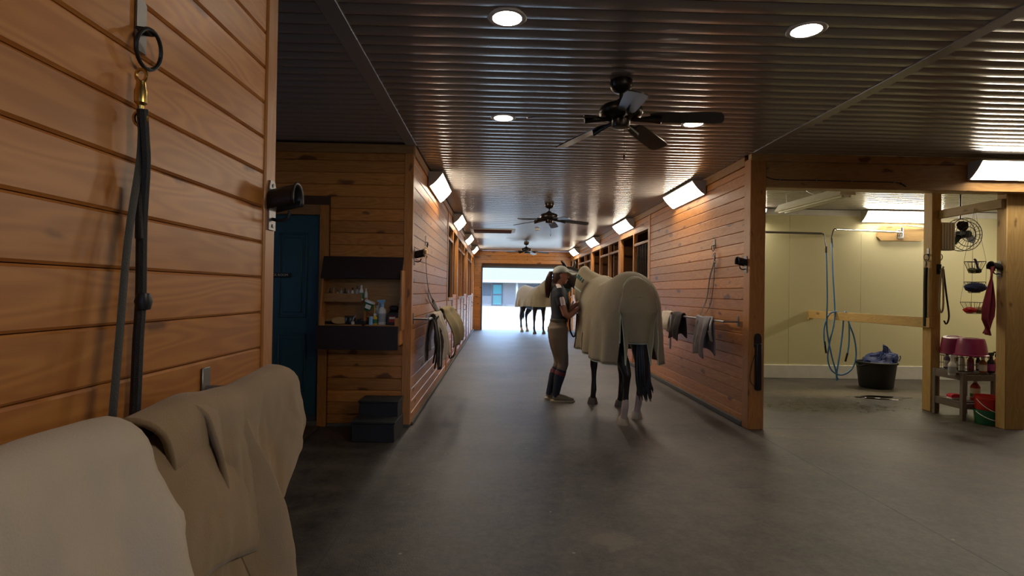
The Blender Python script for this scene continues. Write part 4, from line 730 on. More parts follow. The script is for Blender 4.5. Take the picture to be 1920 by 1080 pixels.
# white ribbed box on the post
zb0, zb1 = at(1795, 470, Y=6.6).z, at(1795, 418, Y=6.6).z
t = thing('ribbed_box', 'white ribbed metal box fixed beside the wash stall post', 'box', (P2X1+.1, 6.6, zb0)); MB().box(P2X1, P2X1+.185, 6.57, 6.66, zb0, zb1, c=.004).build('casing', 'grey_metal', t)
for k in range(5): MB().box(P2X1+.012+k*.034, P2X1+.040+k*.034, 6.555, 6.572, zb0+.012, zb1-.012, c=.006).build('rib', 'white_metal', t)
# tie rings, straps on post 2
q = at(1750, 474, X=P2X0); ring_plate('tie_ring', 'tie ring on the left face of the wash stall post', (P2X0, P2Y0+.06, q.z), FX['-X'], 'tie rings', .04)
q2 = at(1772, 474, X=P2X1); ring_plate('tie_ring', 'tie ring on the right face of the wash stall post', (P2X1, P2Y0+.05, q.z+.0), FX['+X'], 'tie rings', .04)
s3 = Vector((P2X0-.03, P2Y0+.055, at(1749, 490, Y=6.6).z)); t = thing('cross_tie', 'black cross tie with chain clip hanging on the wash stall post', 'strap', s3, 0, 'cross ties'); snap(MB(), s3).build('snap', 'steel', t); ze = at(1749, 612, Y=6.6).z
strap([s3+Vector((0, 0, -.08)), s3+Vector((-.005, 0, -.3)), Vector((s3.x-.005, s3.y, ze))], .022, (0, 1, 0), .02).build('web_strap', 'strap_black', t)
hk = Vector((P2X1-.03, P2Y0, at(1770, 505, Y=6.55).z)); t = thing('halter_hook', 'black hook with halter rope and strap on the front of the wash stall post', 'hook', hk)
MB().box(hk.x-.03, hk.x+.03, hk.y-.008, hk.y, hk.z-.06, hk.z+.06, c=.003).build('plate', 'black_metal', t); MB().tube(smooth_path([(hk.x, hk.y-.005, hk.z), (hk.x, hk.y-.05, hk.z-.01), (hk.x, hk.y-.07, hk.z+.03)]), .01, 8).build('hook', 'steel', t)
t = thing('lead_rope', 'pale rope loop hanging with a black strap on the post hook', 'rope', (hk.x, hk.y-.05, hk.z-.4))
MB().tube(smooth_path([(hk.x, hk.y-.045, hk.z+.005), (hk.x-.02, hk.y-.05, hk.z-.2), (hk.x-.03, hk.y-.05, hk.z-.45), (hk.x, hk.y-.05, hk.z-.52), (hk.x+.02, hk.y-.05, hk.z-.4), (hk.x+.01, hk.y-.05, hk.z)]), .010, 8).build('rope', 'cream_cloth', t)
strap([(hk.x+.02, hk.y-.045, hk.z), (hk.x+.055, hk.y-.05, hk.z-.3), (hk.x+.09, hk.y-.05, hk.z-.56), (hk.x+.06, hk.y-.05, hk.z-.66), (hk.x+.03, hk.y-.05, hk.z-.62)], .014, (0, 1, 0), .006).build('strap', 'strap_black', t)
# hanging baskets
t0 = Vector((5.30, 6.02, 0)); zt = at(1828, 470, Y=6.02).z
t = thing('hanging_basket', 'three tier wire basket hanging from the upper rail', 'hanging basket', (t0.x, t0.y, 1.25))
def bz(py): return at(1828, py, Y=6.02).z
tiers = ((491, 512, .115), (529, 549, .115), (567, 588, .155)); tz = []
for k, (ya, yb, r) in enumerate(tiers):
    za, zb_ = bz(ya), bz(yb); tz.append((za, zb_, r)); mb = MB(); c3 = [Vector((t0.x+math.cos(a)*r*1.0, t0.y+math.sin(a)*r*.9, za)) for a in (PI, PI*5/3, PI/3)]
    b3 = [Vector((t0.x+(p.x-t0.x)*.5, t0.y+(p.y-t0.y)*.5, zb_)) for p in c3]
    for i in range(3): mb.tube([c3[i], c3[(i+1) % 3]], .0035, 5); mb.tube([b3[i], b3[(i+1) % 3]], .003, 5); mb.tube([c3[i], b3[i]], .003, 5)
    for j in range(1, 6):
        for i in range(3): mb.tube([c3[i].lerp(c3[(i+1) % 3], j/6), b3[i].lerp(b3[(i+1) % 3], j/6)], .0018, 4)
    mb.add(b3+[p+Vector((0, 0, .002)) for p in b3], [(0, 1, 2), (3, 5, 4), (0, 3, 4, 1), (1, 4, 5, 2), (2, 5, 3, 0)]); mb.build('tier', 'strap_brown', t)
    top = [Vector((t0.x, t0.y, bz(390)))]*3 if k == 0 else [Vector((t0.x+math.cos(a)*tiers[k-1][2], t0.y+math.sin(a)*tiers[k-1][2]*.9, tz[k-1][0])) for a in (PI, PI*5/3, PI/3)]
    w_ = MB()
    for i in range(3): w_.tube([top[i]+Vector((0, 0, 0)), c3[i]], .002, 4)
    w_.build('hanger_wire', 'steel', t)
def lump(name, label, cat, c, sx, sy, sz, mat, seed=0, wob=.16):
    rows = []
    for i in range(11):
        ph = lerp(-.5*PI, .5*PI, i/10); row = []
        for k in range(20):
            th = 2*PI*k/20; w = 1+wob*math.sin(2*th+seed)+wob*.7*math.sin(3*ph*2+th*3+seed*2); row.append(Vector((c[0]+sx*math.cos(th)*math.cos(ph)*w, c[1]+sy*math.sin(th)*math.cos(ph)*w, c[2]+sz+sz*math.sin(ph))))
        rows.append(row)
    return tag(MB().grid(rows, True).build(name, mat, None, c), label, cat)
lump('sponge', 'green sponge in the top tier of the hanging basket', 'sponge', (t0.x-.03, t0.y-.01, tz[0][1]+.004), .045, .035, .028, 'olive', 1)
bt = Vector((t0.x+.03, t0.y-.02, tz[0][1]+.004)); t = thing('scrub_brush', 'purple handled scrub brush standing in the top basket', 'brush', bt); MB().box(-.03, .03, -.02, .02, 0, .045, c=.008).build('bristles', 'black_plastic', t, local=True); MB().tube(smooth_path([(0, 0, .04), (-.015, 0, .09), (-.03, 0, .135), (-.045, 0, .15)]), .011, 8).build('handle', 'purple', t, local=True)
lump('folded_cloth', 'navy blue cloth bundled in the middle basket tier', 'cloth', (t0.x+.01, t0.y-.01, tz[1][1]+.004), .105, .075, .055, 'navy', 2, .12)
lump('grooming_mitt', 'red grooming mitt in the lowest basket tier', 'mitt', (t0.x-.055, t0.y-.015, tz[2][1]+.004), .060, .045, .035, 'red_plastic', 3)
lump('sponge', 'tan sponge in the lowest basket tier', 'sponge', (t0.x+.045, t0.y-.02, tz[2][1]+.004), .062, .045, .036, 'tan', 4)
# towel on post bracket
tw0 = at(1893, 505, X=P1X0-.06); zt0, zt1 = at(1885, 505, Y=5.75).z, at(1875, 628, Y=5.75).z; rows = []
for i in range(25):
    v = i/24; z = lerp(zt0+.03, zt1, v); wdt = lerp(.02, .135, min(1, v*1.7)) if v < .75 else lerp(.135, .02, (v-.75)/.25); row = []
    for k in range(19):
        u = k/18-.5; row.append(Vector((P1X0-.075-.05*v+u*wdt*1.5-.04*min(1, v*2)*0, 5.76+.03*math.sin(u*11+v*2)*min(1, v*2)+u*.09, z+.05*u*v*(1 if v < .9 else .3))))
    rows.append(row)
tag(solid(MB().grid(rows).build('hand_towel', 'red_towel', None, (P1X0-.08, 5.76, zt1)), .008), 'dark red towel hanging on the wash stall post bracket', 'towel')
# bench
BX0, BX1, BY0, BY1 = 5.22, 5.62, 6.06, 6.50; zt_, zl = .525, .205
t = thing('bench_shelf', 'grey brown two tier bench shelf between the wash stall posts', 'shelf', (5.33, 6.2, 0))
for x in (BX0, BX1-.045):
    for y in (BY0, BY1-.045): MB().box(x, x+.045, y, y+.045, 0, zt_+.012, c=.003).build('leg', 'bench', t)
for z in (zt_, zl):
    for y in (BY0+.002, BY1-.03): MB().box(BX0+.045, BX1-.045, y, y+.028, z-.075, z-.012, c=.003).build('apron', 'bench', t)
    for x in (BX0+.002, BX1-.03): MB().box(x, x+.028, BY0+.045, BY1-.045, z-.075, z-.012, c=.003).build('apron', 'bench', t)
    for k in range(5): x0 = BX0+.002+k*.0795; MB().box(x0, x0+.072, BY0+.046, BY1-.046, z-.012, z+.008, c=.003).build('slat', 'bench', t)
zt_ += .008; zl += .008
# wire caddy + bottles
def xb(px, y): return at(px, 690, Y=y).x
t = thing('wire_caddy', 'steel wire caddy crowded with bottles on the bench shelf', 'caddy', (5.39, 6.3, zt_)); cw = MB()
CX0, CX1, CY0, CY1 = 5.27, 5.52, 6.19, 6.46
for z in (.012, .08, .165):
    lp = [(CX0, CY0, zt_+z), (CX1, CY0, zt_+z), (CX1, CY1, zt_+z), (CX0, CY1, zt_+z), (CX0, CY0, zt_+z)]; cw.tube(lp, .0035, 5)
for k in range(9):
    u = k/8
    for p in ((lerp(CX0, CX1, u), CY0), (lerp(CX0, CX1, u), CY1), (CX0, lerp(CY0, CY1, u)), (CX1, lerp(CY0, CY1, u))): cw.tube([(*p, zt_+.006), (*p, zt_+.165)], .0022, 4)
cw.build('wires', 'steel', t); MB().box(CX0, CX1, CY0, CY1, zt_+.001, zt_+.006).build('floor_mesh', 'steel', t)
bottle('white spray bottle hanging on the left side of the bench shelf', BX0-.04, 6.16, zt_-.035, .038, .24, 'white_plastic', 'grey_plastic', spray='white_plastic', kind='spray_bottle', cat='spray bottle', rz=0)
bottle('pale squeeze bottle leaning in the front of the wire caddy', xb(1803, 6.235), 6.235, zt_+.0065, .030, .215, 'white_plastic', 'label_white')
bottle('maroon shampoo bottle in the wire caddy', xb(1820, 6.235), 6.235, zt_+.0065, .032, .20, 'label_red', 'label_pink', capm='black_plastic')
bottle('black labelled bottle in the wire caddy', xb(1834, 6.23), 6.23, zt_+.0065, .024, .19, 'black_plastic', 'label_white', capm='black_plastic')
bottle('dark bottle at the back left of the wire caddy', 5.32, 6.40, zt_+.0065, .032, .20, 'purple', 'label_white', capm='black_plastic')
bottle('olive bottle behind the pale squeeze bottle', 5.40, 6.36, zt_+.0065, .03, .19, 'olive', 'label_white')
bottle('brown amber jug with white cap on the bench shelf', xb(1843, 6.13), 6.13, zt_+.0005, .036, .185, 'amber', 'label_white', kind='jug', cat='jug')
bottle('black spray bottle with purple label on the bench shelf', xb(1858, 6.12), 6.12, zt_+.0005, .036, .245, 'black_plastic', 'label_pink', spray='black_plastic', kind='spray_bottle', cat='spray bottle', rz=PI)
bottle('orange spray bottle with black trigger at the right end of the bench shelf', xb(1873, 6.13), 6.14, zt_+.0005, .040, .265, 'orange', 'amber', spray='black_plastic', kind='spray_bottle', cat='spray bottle', rz=PI)
def tub(label, c, r, h, mat, M=None, name='feed_tub'):
    t = thing(name, label, 'tub', c, 0, 'magenta tubs upside down on the caddy'); prof = [(r*1.08, .0), (r*1.10, .012), (r*1.02, .02), (r*.94, h*.6), (r*.84, h-.012), (r*.78, h), (r*.5, h+.002), (r*.48, h-.004), (0, h-.004)]
    MB().lathe(prof, 30, M=M).build('shell', mat, t, local=True); MB().tube([(M or Matrix.Identity(3)) @ Vector((math.cos(a)*r*1.1, math.sin(a)*r*1.1, -.004+.012*math.sin(a))) for a in [PI*k/14 for k in range(15)]], .004, 5).build('bail', 'steel', t, local=True); return t
zq = at(1815, 668, Y=6.2).z
tub('large magenta tub upside down on the bottle caddy', (xb(1821, 6.16), 6.16, zt_+.19), .146, .20, 'magenta')
tub('magenta tub upside down tilted against the timber post', (xb(1787, 6.44), 6.44, zt_+.20), .125, .185, 'magenta', Matrix.Rotation(.10, 3, 'X') @ Matrix.Rotation(-.12, 3, 'Y'))
t = thing('scrub_pad', 'bright pink scrub pad on the lower bench shelf', 'scrub pad', (xb(1790, 6.25), 6.25, zl)); MB().box(-.065, .065, -.04, .04, .0005, .02, c=.004).build('pad_base', 'white_plastic', t, local=True); MB().prism([(-.062, .02), (.062, .02), (.068, .04), (.05, .058), (-.04, .06), (-.066, .045)], lambda x, z, h: Vector((x, h, z)), -.038, .038).build('sponge', 'pink', t, local=True)
t = thing('liniment_jug', 'jug with red top and green white label on the lower bench shelf', 'jug', (xb(1829, 6.18), 6.18, zl)); MB().lathe([(0, .0005), (.044, .0005), (.047, .01), (.047, .15), (.04, .17), (.018, .20), (.016, .215)], 18).build('body', 'label_red', t, local=True); MB().lathe([(.0475, .035), (.048, .04), (.048, .135), (.0475, .14)], 18).build('label', 'label_white', t, local=True); MB().lathe([(.0485, .04), (.049, .045), (.049, .075), (.0485, .08)], 18).build('label_band', 'green_plastic', t, local=True); MB().lathe([(.02, .205), (.02, .225), (0, .228)], 12).build('cap', 'label_white', t, local=True)
def bucket(label, c, r, h, mat, name='bucket', bail=True):
    t = thing(name, label, 'bucket', c); MB().lathe([(0, .001), (r*.86, .001), (r*.88, .01), (r*.97, h*.86), (r*1.03, h*.87), (r*1.03, h*.93), (r, h*.94), (r*1.02, h), (r*.97, h), (r*.85, .02), (0, .015)], 30).build('shell', mat, t, local=True)
    if bail: MB().tube([Vector((math.cos(a)*r*1.05, math.sin(a)*r*1.05, h*(.87-.5*abs(math.sin(a))))) for a in [PI+PI*k/16 for k in range(17)]], .004, 6).build('bail', 'white_metal', t, local=True)
    return t
# stacked buckets stand in front of the bench, left of the post
bx_, by_ = 5.405, 5.94
bucket('green bucket under the red bucket beside the wash stall post', (bx_, by_, 0), .132, .16, 'green_plastic')
bucket('bright red bucket stacked in the green one beside the wash stall post', (bx_, by_, .055), .128, .255, 'red_plastic')
# ================================================================== horses. local frame: +y forward, -x the horse's left, origin on the ground under mid-body
BODY = [(-.80, 1.30, 1.06, .09), (-.74, 1.42, .94, .19), (-.62, 1.52, .88, .255), (-.45, 1.57, .84, .285), (-.20, 1.52, .80, .285), (.10, 1.48, .76, .30), (.35, 1.52, .78, .275), (.52, 1.54, .84, .245), (.68, 1.44, .92, .20), (.78, 1.28, 1.02, .11)]
def horse(name, label, loc, rz, legs, neck, head, ears, skin, hoofs, headcover=None, flap=True):
    t = thing(name, label, 'horse', loc, rz); mb = MB()
    mb.limb([(0, y, (a+b)/2, w, (a-b)/2) for y, a, b, w in BODY], 18)
    mb.limb(neck, 14); mb.limb(head, 14)
    for side, hx, hy, kind in legs:
        s = side
        if kind == 'h': pts = [(s*.14, -.50, 1.18, .13, .22), (s*.155, lerp(-.42, hy+.16, .4), .97, .125, .19), (s*.15, lerp(-.44, hy, .5)+.03, .78, .085, .13), (lerp(s*.15, hx, .7), hy-.04, .62, .056, .078), (hx, hy-.075, .53, .046, .062), (hx, hy-.06, .46, .038, .048), (hx, hy-.045, .32, .031, .037), (hx, hy-.03, .19, .040, .046), (hx, hy+.005, .11, .035, .04), (hx, hy+.025, .06, .045, .05)]
        else: pts = [(s*.15, .46, 1.10, .11, .20), (s*.155, .42, .92, .095, .14), (lerp(s*.15, hx, .5), lerp(.42, hy, .5), .74, .066, .085), (hx, hy-.01, .56, .048, .055), (hx, hy-.005, .48, .048, .055), (hx, hy-.01, .41, .036, .042), (hx, hy-.012, .30, .030, .036), (hx, hy-.015, .18, .038, .044), (hx, hy+.01, .11, .034, .038), (hx, hy+.03, .06, .044, .05)]
        mb.limb(pts, 12)
    for e in ears: mb.limb(e, 8)
    o = remesh(mb.build('body', skin, t, local=True), .0155, 8, .45)
    for (side, hx, hy, kind), hm in zip(legs, hoofs):
        M = Matrix.Rotation(-.12, 3, 'X'); MB().lathe([(0, 0), (.066, 0), (.062, .02), (.050, .07), (.040, .082), (0, .085)], 18, (hx, hy+.03, 0)).build('hoof', hm, t, local=True)
    return t
def ztop(y): return interp([(-.85, 1.58), (-.5, 1.605), (-.2, 1.555), (.1, 1.515), (.35, 1.565), (.62, 1.60)], y)
def wid(y): return interp([(-.6, .325), (-.2, .325), (.1, .335), (.4, .31), (.7, .28)], y)
def sheet(t, hem=.655, notch=True, flap_hem=.86):
    YS0, YE0 = -.50, .56; RR = .345; HH = .42; cols = []
    NS, NR, NF = 34, 40, 18
    for k in range(NS): cols.append(('L', lerp(YE0, YS0, k/NS), 0))
    for k in range(NR): cols.append(('R', YS0, lerp(-90, 90, k/NR)))
    for k in range(NS): cols.append(('S', lerp(YS0, YE0, k/NS), 0))
    for k in range(NF): cols.append(('F', YE0, lerp(90, -90, k/NF)))
    def pos(col, k, d, out=0):
        """k 0..1 over the back, d = 0..1 down the skirt"""
        kind, y, ph = col; a = math.radians(ph); w = wid(y); zt = ztop(y)
        if kind == 'R': hd = Vector((math.sin(a), -math.cos(a)*RR/w, 0)); s_ = ph/90*.54+3
        elif kind == 'F': hd = Vector((math.sin(a), math.cos(a)*.95, 0)); s_ = ph/90*.4
        else: hd = Vector((-1 if kind == 'L' else 1, 0, 0)); s_ = y*(1 if kind == 'L' else -1)
        hh = HH*(1.0 if kind != 'F' else .85); z = zt-hh*(1-math.sqrt(max(0, 1-k*k)))
        if kind == 'R': hz = hem-.02 if abs(ph) > FL else flap_hem
        elif kind == 'F': hz = hem+.02
        else: hz = hem+.03*math.sin(y*3+.6)
        if d > 0: z = lerp(z, hz, d)
        lat = w*k+(.035*d if kind != 'R' else .02*d)+out
        fold = (.022*math.sin(17*s_+.7)+.012*math.sin(31*s_+2))*d**.8+.004*math.sin(9*s_+5*k)*k
        if kind == 'R' and abs(ph) < FL: fold = .012*math.sin(ph*.11+.5)*d-.05*d
        p = Vector((0, y, z))+hd*(lat+fold); p += hd*(.010*k*noise.noise(p*5)+.005*k*noise.noise(p*13)); return p
    FL = 36
    KR = [0, .12, .28, .44, .58, .7, .8, .88, .94, .98, 1.0]; DR = [.06, .14, .24, .36, .48, .6, .72, .84, .93, 1.0]
    rows = [[pos(c, k, 0) for c in cols] for k in KR]+[[pos(c, 1, d) for c in cols] for d in DR]
    nc = len(cols); mb = MB(); V = [p for r in rows for p in r]; F = []
    for i in range(len(rows)-1):
        for k in range(nc):
            c = cols[k]; c2 = cols[(k+1) % nc]
            if c[0] == 'R' and abs(c[2]+2) < FL and i >= 8: continue
            if notch and c[0] == 'L' and .14 < c[1] < .245 and i >= 15: continue
            F.append((i*nc+k, i*nc+(k+1) % nc, (i+1)*nc+(k+1) % nc, (i+1)*nc+k))
    mb.add(V, F); o = solid(mb.build('fly_sheet', 'sheet', t, local=True), .006, 1); o['label'] = 'tan mesh fly sheet with pale green piping'
    # hem piping
    hp_ = [p for p, c in zip(rows[-1], cols)]; iL = [k for k, c in enumerate(cols) if c[0] == 'R' and abs(c[2]) <= FL]
    seg = [hp_[k % nc]+Vector((0, 0, 0)) for k in range(iL[-1]+1, nc+iL[0])]
    if notch:
        nk = [j for j, k in enumerate(range(iL[-1]+1, nc+iL[0])) if cols[k % nc][0] == 'L' and .12 < cols[k % nc][1] < .25]; MB().tube(seg[:nk[0]], .007, 6).build('piping', 'piping', o, local=True); MB().tube(seg[nk[-1]:], .007, 6).build('piping', 'piping', o, local=True)
    else: MB().tube(seg, .007, 6).build('piping', 'piping', o, local=True)
    for e in (iL[0]-0, iL[-1]+1): MB().tube([rows[i][e] for i in range(8, len(rows))], .007, 6).build('piping', 'piping', o, local=True)
    # tail flap
    fc_ = [('R', YS0, lerp(-FL-1, FL+1, k/16)) for k in range(17)]; fk = [0, .25, .5, .75, 1.0]
    fr = []
    for k in fk: fr.append([pos(c, lerp(1-.52*math.sqrt(max(0, 1-(c[2]/(FL+1))**2)), 1, k), 0, .012) for c in fc_])
    for d in DR:
        row = [pos(c, 1, d, .012) for c in fc_]; m = sum(row, Vector())/len(row); fr.append([Vector((m.x+(p.x-m.x)*(1-.36*d**.5), p.y, p.z)) for p in row])
    fo_ = solid(MB().grid(fr).build('tail_flap', 'sheet', t, local=True), .006, 1)
    MB().tube([fr[i][0] for i in range(len(fr)-1, -1, -1)]+fr[0][1:]+[fr[i][-1] for i in range(1, len(fr))], .007, 6).build('piping', 'piping', fo_, local=True)
    MB().tube(fr[-1], .007, 6).build('piping', 'piping', fo_, local=True)
    return o
def tail(t, x, y, z0, z1, dx, seed):
    r = random.Random(seed); mb = MB(); mb.limb([(x, y+.10, z0+.25, .04, .04), (x, y, z0+.1, .055, .05), (x+dx*.3, y-.03, lerp(z0, z1, .3), .07, .055), (x+dx*.6, y-.03, lerp(z0, z1, .65), .065, .05), (x+dx, y-.02, z1+.06, .03, .025)], 12)
    for k in range(46):
        a = r.random()*6.28; q = r.uniform(.4, 1); ex = dx+math.cos(a)*.085*q+.02
        mb.tube(smooth_path([(x+math.cos(a)*.045*q, y+math.sin(a)*.04*q, z0+.1), (x+dx*.3+math.cos(a)*.075*q, y-.03+math.sin(a)*.06*q, lerp(z0, z1, .35)), (x+dx*.65+math.cos(a)*.08*q, y-.03+math.sin(a)*.055*q, lerp(z0, z1, .7)), (x+ex, y-.02+math.sin(a)*.04, z1+r.uniform(-.03, .12))], 3), [.009]*9+[.002], 5)
    return mb.build('tail', 'hair_black', t, local=True)
# main horse: head turned to its left towards the groom
HL = (1.375, 6.42, 0); HRZ = math.radians(5)
neck = [(0, .50, 1.25, .15, .27), (-.05, .66, 1.34, .125, .235), (-.13, .82, 1.445, .105, .20), (-.22, .95, 1.535, .092, .165), (-.30, 1.03, 1.605, .085, .135), (-.35, 1.07, 1.645, .075, .10)]
head = [(-.34, 1.04, 1.66, .075, .08), (-.38, 1.10, 1.60, .095, .14), (-.415, 1.15, 1.50, .098, .158), (-.445, 1.21, 1.39, .078, .12), (-.48, 1.27, 1.27, .056, .08), (-.50, 1.30, 1.17, .055, .072), (-.51, 1.31, 1.11, .048, .058)]
ears = [[(-.41, 1.03, 1.69, .028, .022), (-.46, 1.0, 1.76, .03, .02), (-.52, .98, 1.82, .006, .005)], [(-.30, 1.10, 1.70, .028, .022), (-.28, 1.12, 1.78, .03, .02), (-.28, 1.13, 1.84, .006, .005)]]
head = [(q[0]+.04, *q[1:]) for q in head]; ears = [[(q[0]+.04, *q[1:]) for q in e_] for e_ in ears]
HO = horse('horse', 'dark horse in a tan fly sheet seen from behind beside the groom', HL, HRZ, [(-1, -.105, -.69, 'h'), (1, .135, -.42, 'h'), (-1, -.145, .40, 'f'), (1, .145, .22, 'f')], neck, head, ears, 'horse_black', ['hoof_pale', 'hoof_pale', 'hoof', 'hoof'])
sheet(HO); tail(HO, .05, -.715, .90, .28, .045, 4)
mb = MB(); nk = [(0, .44, 1.27, .20, .31), (0, .52, 1.285, .185, .30), (-.05, .66, 1.345, .158, .268), (-.13, .81, 1.435, .138, .245), (-.17, .865, 1.462, .134, .262), (-.185, .888, 1.470, .132, .270)]
P = [Vector(p[:3]) for p in nk]; rows = []
for i, p in enumerate(P):
    tn = (P[min(i+1, 5)]-P[max(i-1, 0)]).normalized(); a = Vector((1, 0, 0)); a = (a-tn*a.dot(tn)).normalized(); b = tn.cross(a); row = []
    for k in range(26):
        th = 2*PI*k/26; rr = 1+.035*math.sin(5*th+i*1.2); dn = 1.0+(.16 if math.sin(th)*b.z < -.3 else 0); row.append(p+a*(nk[i][3]*math.cos(th)*rr)+b*(nk[i][4]*math.sin(th)*rr*dn))
    rows.append(row)
nc_ = solid(MB().grid(rows, True).build('neck_cover', 'sheet', HO, local=True), .006, 1)
MB().tube(rows[-1]+[rows[-1][0]], .007, 6).build('piping', 'piping', nc_, local=True)
for i in range(4):
    u = .30+.17*i; j = min(4, int(2+u*3)); f_ = 2+u*3-j
    k = 15; q = rows[j][k].lerp(rows[min(5, j+1)][k], f_); q2 = rows[j][k+1].lerp(rows[min(5, j+1)][k+1], f_); n_ = (q-(P[j].lerp(P[min(5, j+1)], f_))).normalized()
    MB().tube([q+n_*.008, q2+n_*.008], .016, 8, flat=.4).build('closure_tab', 'teal', nc_, local=True)
MB().tube([rows[i][13]+Vector((-.008, 0, 0)) for i in range(1, 6)], .013, 6, flat=.4).build('trim_band', 'piping', nc_, local=True)
# fly mask + halter
mh = [(-.415, 1.155, 1.49, .108, .160), (-.43, 1.18, 1.44, .100, .150), (-.45, 1.22, 1.38, .086, .126), (-.48, 1.265, 1.29, .066, .092)]
mh = [(q[0]+.04, *q[1:]) for q in mh]; MB().limb(mh, 18).build('fly_mask', 'teal', HO, local=True)
def hring(c, rx, ry, tn, r=.010):
    a = Vector((1, 0, 0)); tn = Vector(tn).normalized(); a = (a-tn*a.dot(tn)).normalized(); b = tn.cross(a); return [Vector(c)+a*(rx*math.cos(2*PI*k/20))+b*(ry*math.sin(2*PI*k/20)) for k in range(21)]
tn = (-.25, .45, -.9)
hm = MB().tube(hring((-.465, 1.245, 1.34), .083, .118, tn), .011, 6, cap=False, flat=.4).tube(hring((-.37, 1.09, 1.615), .096, .145, tn), .011, 6, cap=False, flat=.4)
hm.tube([(-.53, 1.20, 1.33), (-.50, 1.12, 1.47), (-.46, 1.06, 1.59)], .011, 6, flat=.4).tube([(-.39, 1.29, 1.35), (-.32, 1.16, 1.53), (-.29, 1.10, 1.63)], .011, 6, flat=.4)
[p.__setitem__(0, p.x+.04) for p in hm.v]; hm.build('halter', 'strap_brown', HO, local=True)
MB().tube([(-.38, 1.20, 1.19), (-.45, 1.19, 1.23), (-.50, 1.22, 1.30)], .011, 8).build('halter_snap', 'chrome', HO, local=True)
for s_ in (-1, 1): MB().lathe([(0, -.018), (.012, -.012), (.017, 0), (.012, .012), (0, .018)], 10, (-.36+s_*.088, 1.12, 1.54)).build('eye', 'black_plastic', HO, local=True)
# second horse near the doorway
H2 = (1.17, 18.55, 0); rz2 = math.atan2(-(1.46-.92), (18.05-19.16))
neck2 = [(0, .50, 1.28, .15, .27), (0, .70, 1.42, .125, .23), (0, .90, 1.56, .105, .19), (0, 1.07, 1.68, .09, .15), (0, 1.14, 1.72, .08, .11)]
head2 = [(0, 1.10, 1.74, .075, .08), (0, 1.18, 1.70, .085, .13), (0, 1.27, 1.60, .085, .13), (0, 1.36, 1.48, .066, .10), (0, 1.44, 1.36, .055, .078), (0, 1.49, 1.28, .05, .06)]
ears2 = [[(s_*.05, 1.10, 1.79, .028, .022), (s_*.07, 1.11, 1.86, .03, .02), (s_*.075, 1.13, 1.92, .006, .005)] for s_ in (-1, 1)]
HB = horse('horse', 'distant dark legged horse in a tan sheet standing by the bright doorway', H2, rz2, [(-1, -.15, -.66, 'h'), (1, .15, -.50, 'h'), (-1, -.15, .46, 'f'), (1, .15, .38, 'f')], neck2, head2, ears2, 'horse_bay', ['hoof_pale', 'hoof_pale', 'hoof', 'hoof'])
sheet(HB, .88, False, 1.0); tail(HB, 0, -.715, 1.0, .42, .0, 9)
rows = []
for p in [(0, .46, 1.28, .20, .31), (0, .70, 1.43, .155, .265), (0, .90, 1.57, .13, .22), (0, 1.04, 1.66, .115, .18)]: rows.append([Vector((p[0]+p[3]*math.cos(2*PI*k/20), p[1]-.6*p[4]*math.sin(2*PI*k/20), p[2]+.8*p[4]*math.sin(2*PI*k/20))) for k in range(20)])
solid(MB().grid(rows, True).build('neck_cover', 'sheet', HB, local=True), .006, 1)
# ================================================================== the groom. local: +x forward (faces right), +y her left
PL = (.795, 7.0, 0)
PE = thing('person', 'person in a pale cap, dark polo shirt, tan breeches and tall socks holding the horse', 'person', PL)
def leg(s, off=0, top=None, bot=None):
    a = [(-.035, s*.075, .93, .085, .115), (-.025, s*.085, .80, .082, .105), (-.005, s*.088, .68, .070, .088), (.025, s*.085, .55, .056, .066), (.035, s*.082, .47, .051, .058), (.015, s*.08, .40, .047, .055), (-.015, s*.08, .30, .048, .058), (-.035, s*.08, .20, .038, .044), (-.05, s*.08, .11, .033, .038), (-.05, s*.08, .06, .035, .04)]
    return [(x-(.07*max(0, 1-z/.9) if s > 0 else 0), y, z, rx+off, ry+off) for x, y, z, rx, ry in a if (top is None or z <= top) and (bot is None or z >= bot)]
def torso(off=0): return [(-.035, 0, .90, .145+off, .118+off), (-.02, 0, 1.0, .125+off, .095+off), (-.01, 0, 1.10, .120+off, .092+off), (-.005, 0, 1.22, .138+off, .108+off), (-.02, 0, 1.33, .150+off, .100+off), (-.04, 0, 1.41, .125+off, .075+off), (-.045, 0, 1.455, .065+off, .055+off)]
SY = (0, 1, 0)
def rarm(off=0, k0=0, k1=9):
    a = [(-.04, -.145, 1.395, .056, .058), (-.03, -.185, 1.33, .050, .050), (.0, -.20, 1.22, .042, .044), (.04, -.20, 1.10, .038, .040), (.075, -.185, 1.07, .036, .037), (.14, -.14, 1.115, .033, .034), (.21, -.09, 1.165, .027, .028), (.25, -.06, 1.195, .022, .026)]
    return [(x, y, z, p+off, q+off) for x, y, z, p, q in a[k0:k1]]
def larm(off=0, k0=0, k1=9):
    a = [(-.04, .145, 1.395, .056, .058), (-.01, .185, 1.33, .050, .050), (.05, .20, 1.22, .042, .044), (.10, .20, 1.14, .038, .040), (.13, .20, 1.14, .036, .037), (.18, .19, 1.18, .033, .034), (.235, .18, 1.225, .027, .028), (.265, .175, 1.25, .022, .026)]
    return [(x, y, z, p+off, q+off) for x, y, z, p, q in a[k0:k1]]
mb = MB()
for s in (-1, 1): mb.limb(leg(s), 14, SY)
mb.limb(torso(), 18, SY); mb.limb(rarm(), 12, SY); mb.limb(larm(), 12, SY)
for s in (-1, 1): fo2 = -.06 if s > 0 else 0; mb.limb([(q[0]+fo2, *q[1:]) for q in [(-.075, s*.08, .045, .03, .035), (-.03, s*.08, .05, .036, .045), (.04, s*.082, .04, .042, .032), (.11, s*.086, .028, .038, .022), (.15, s*.088, .024, .024, .016)]], 10, SY)
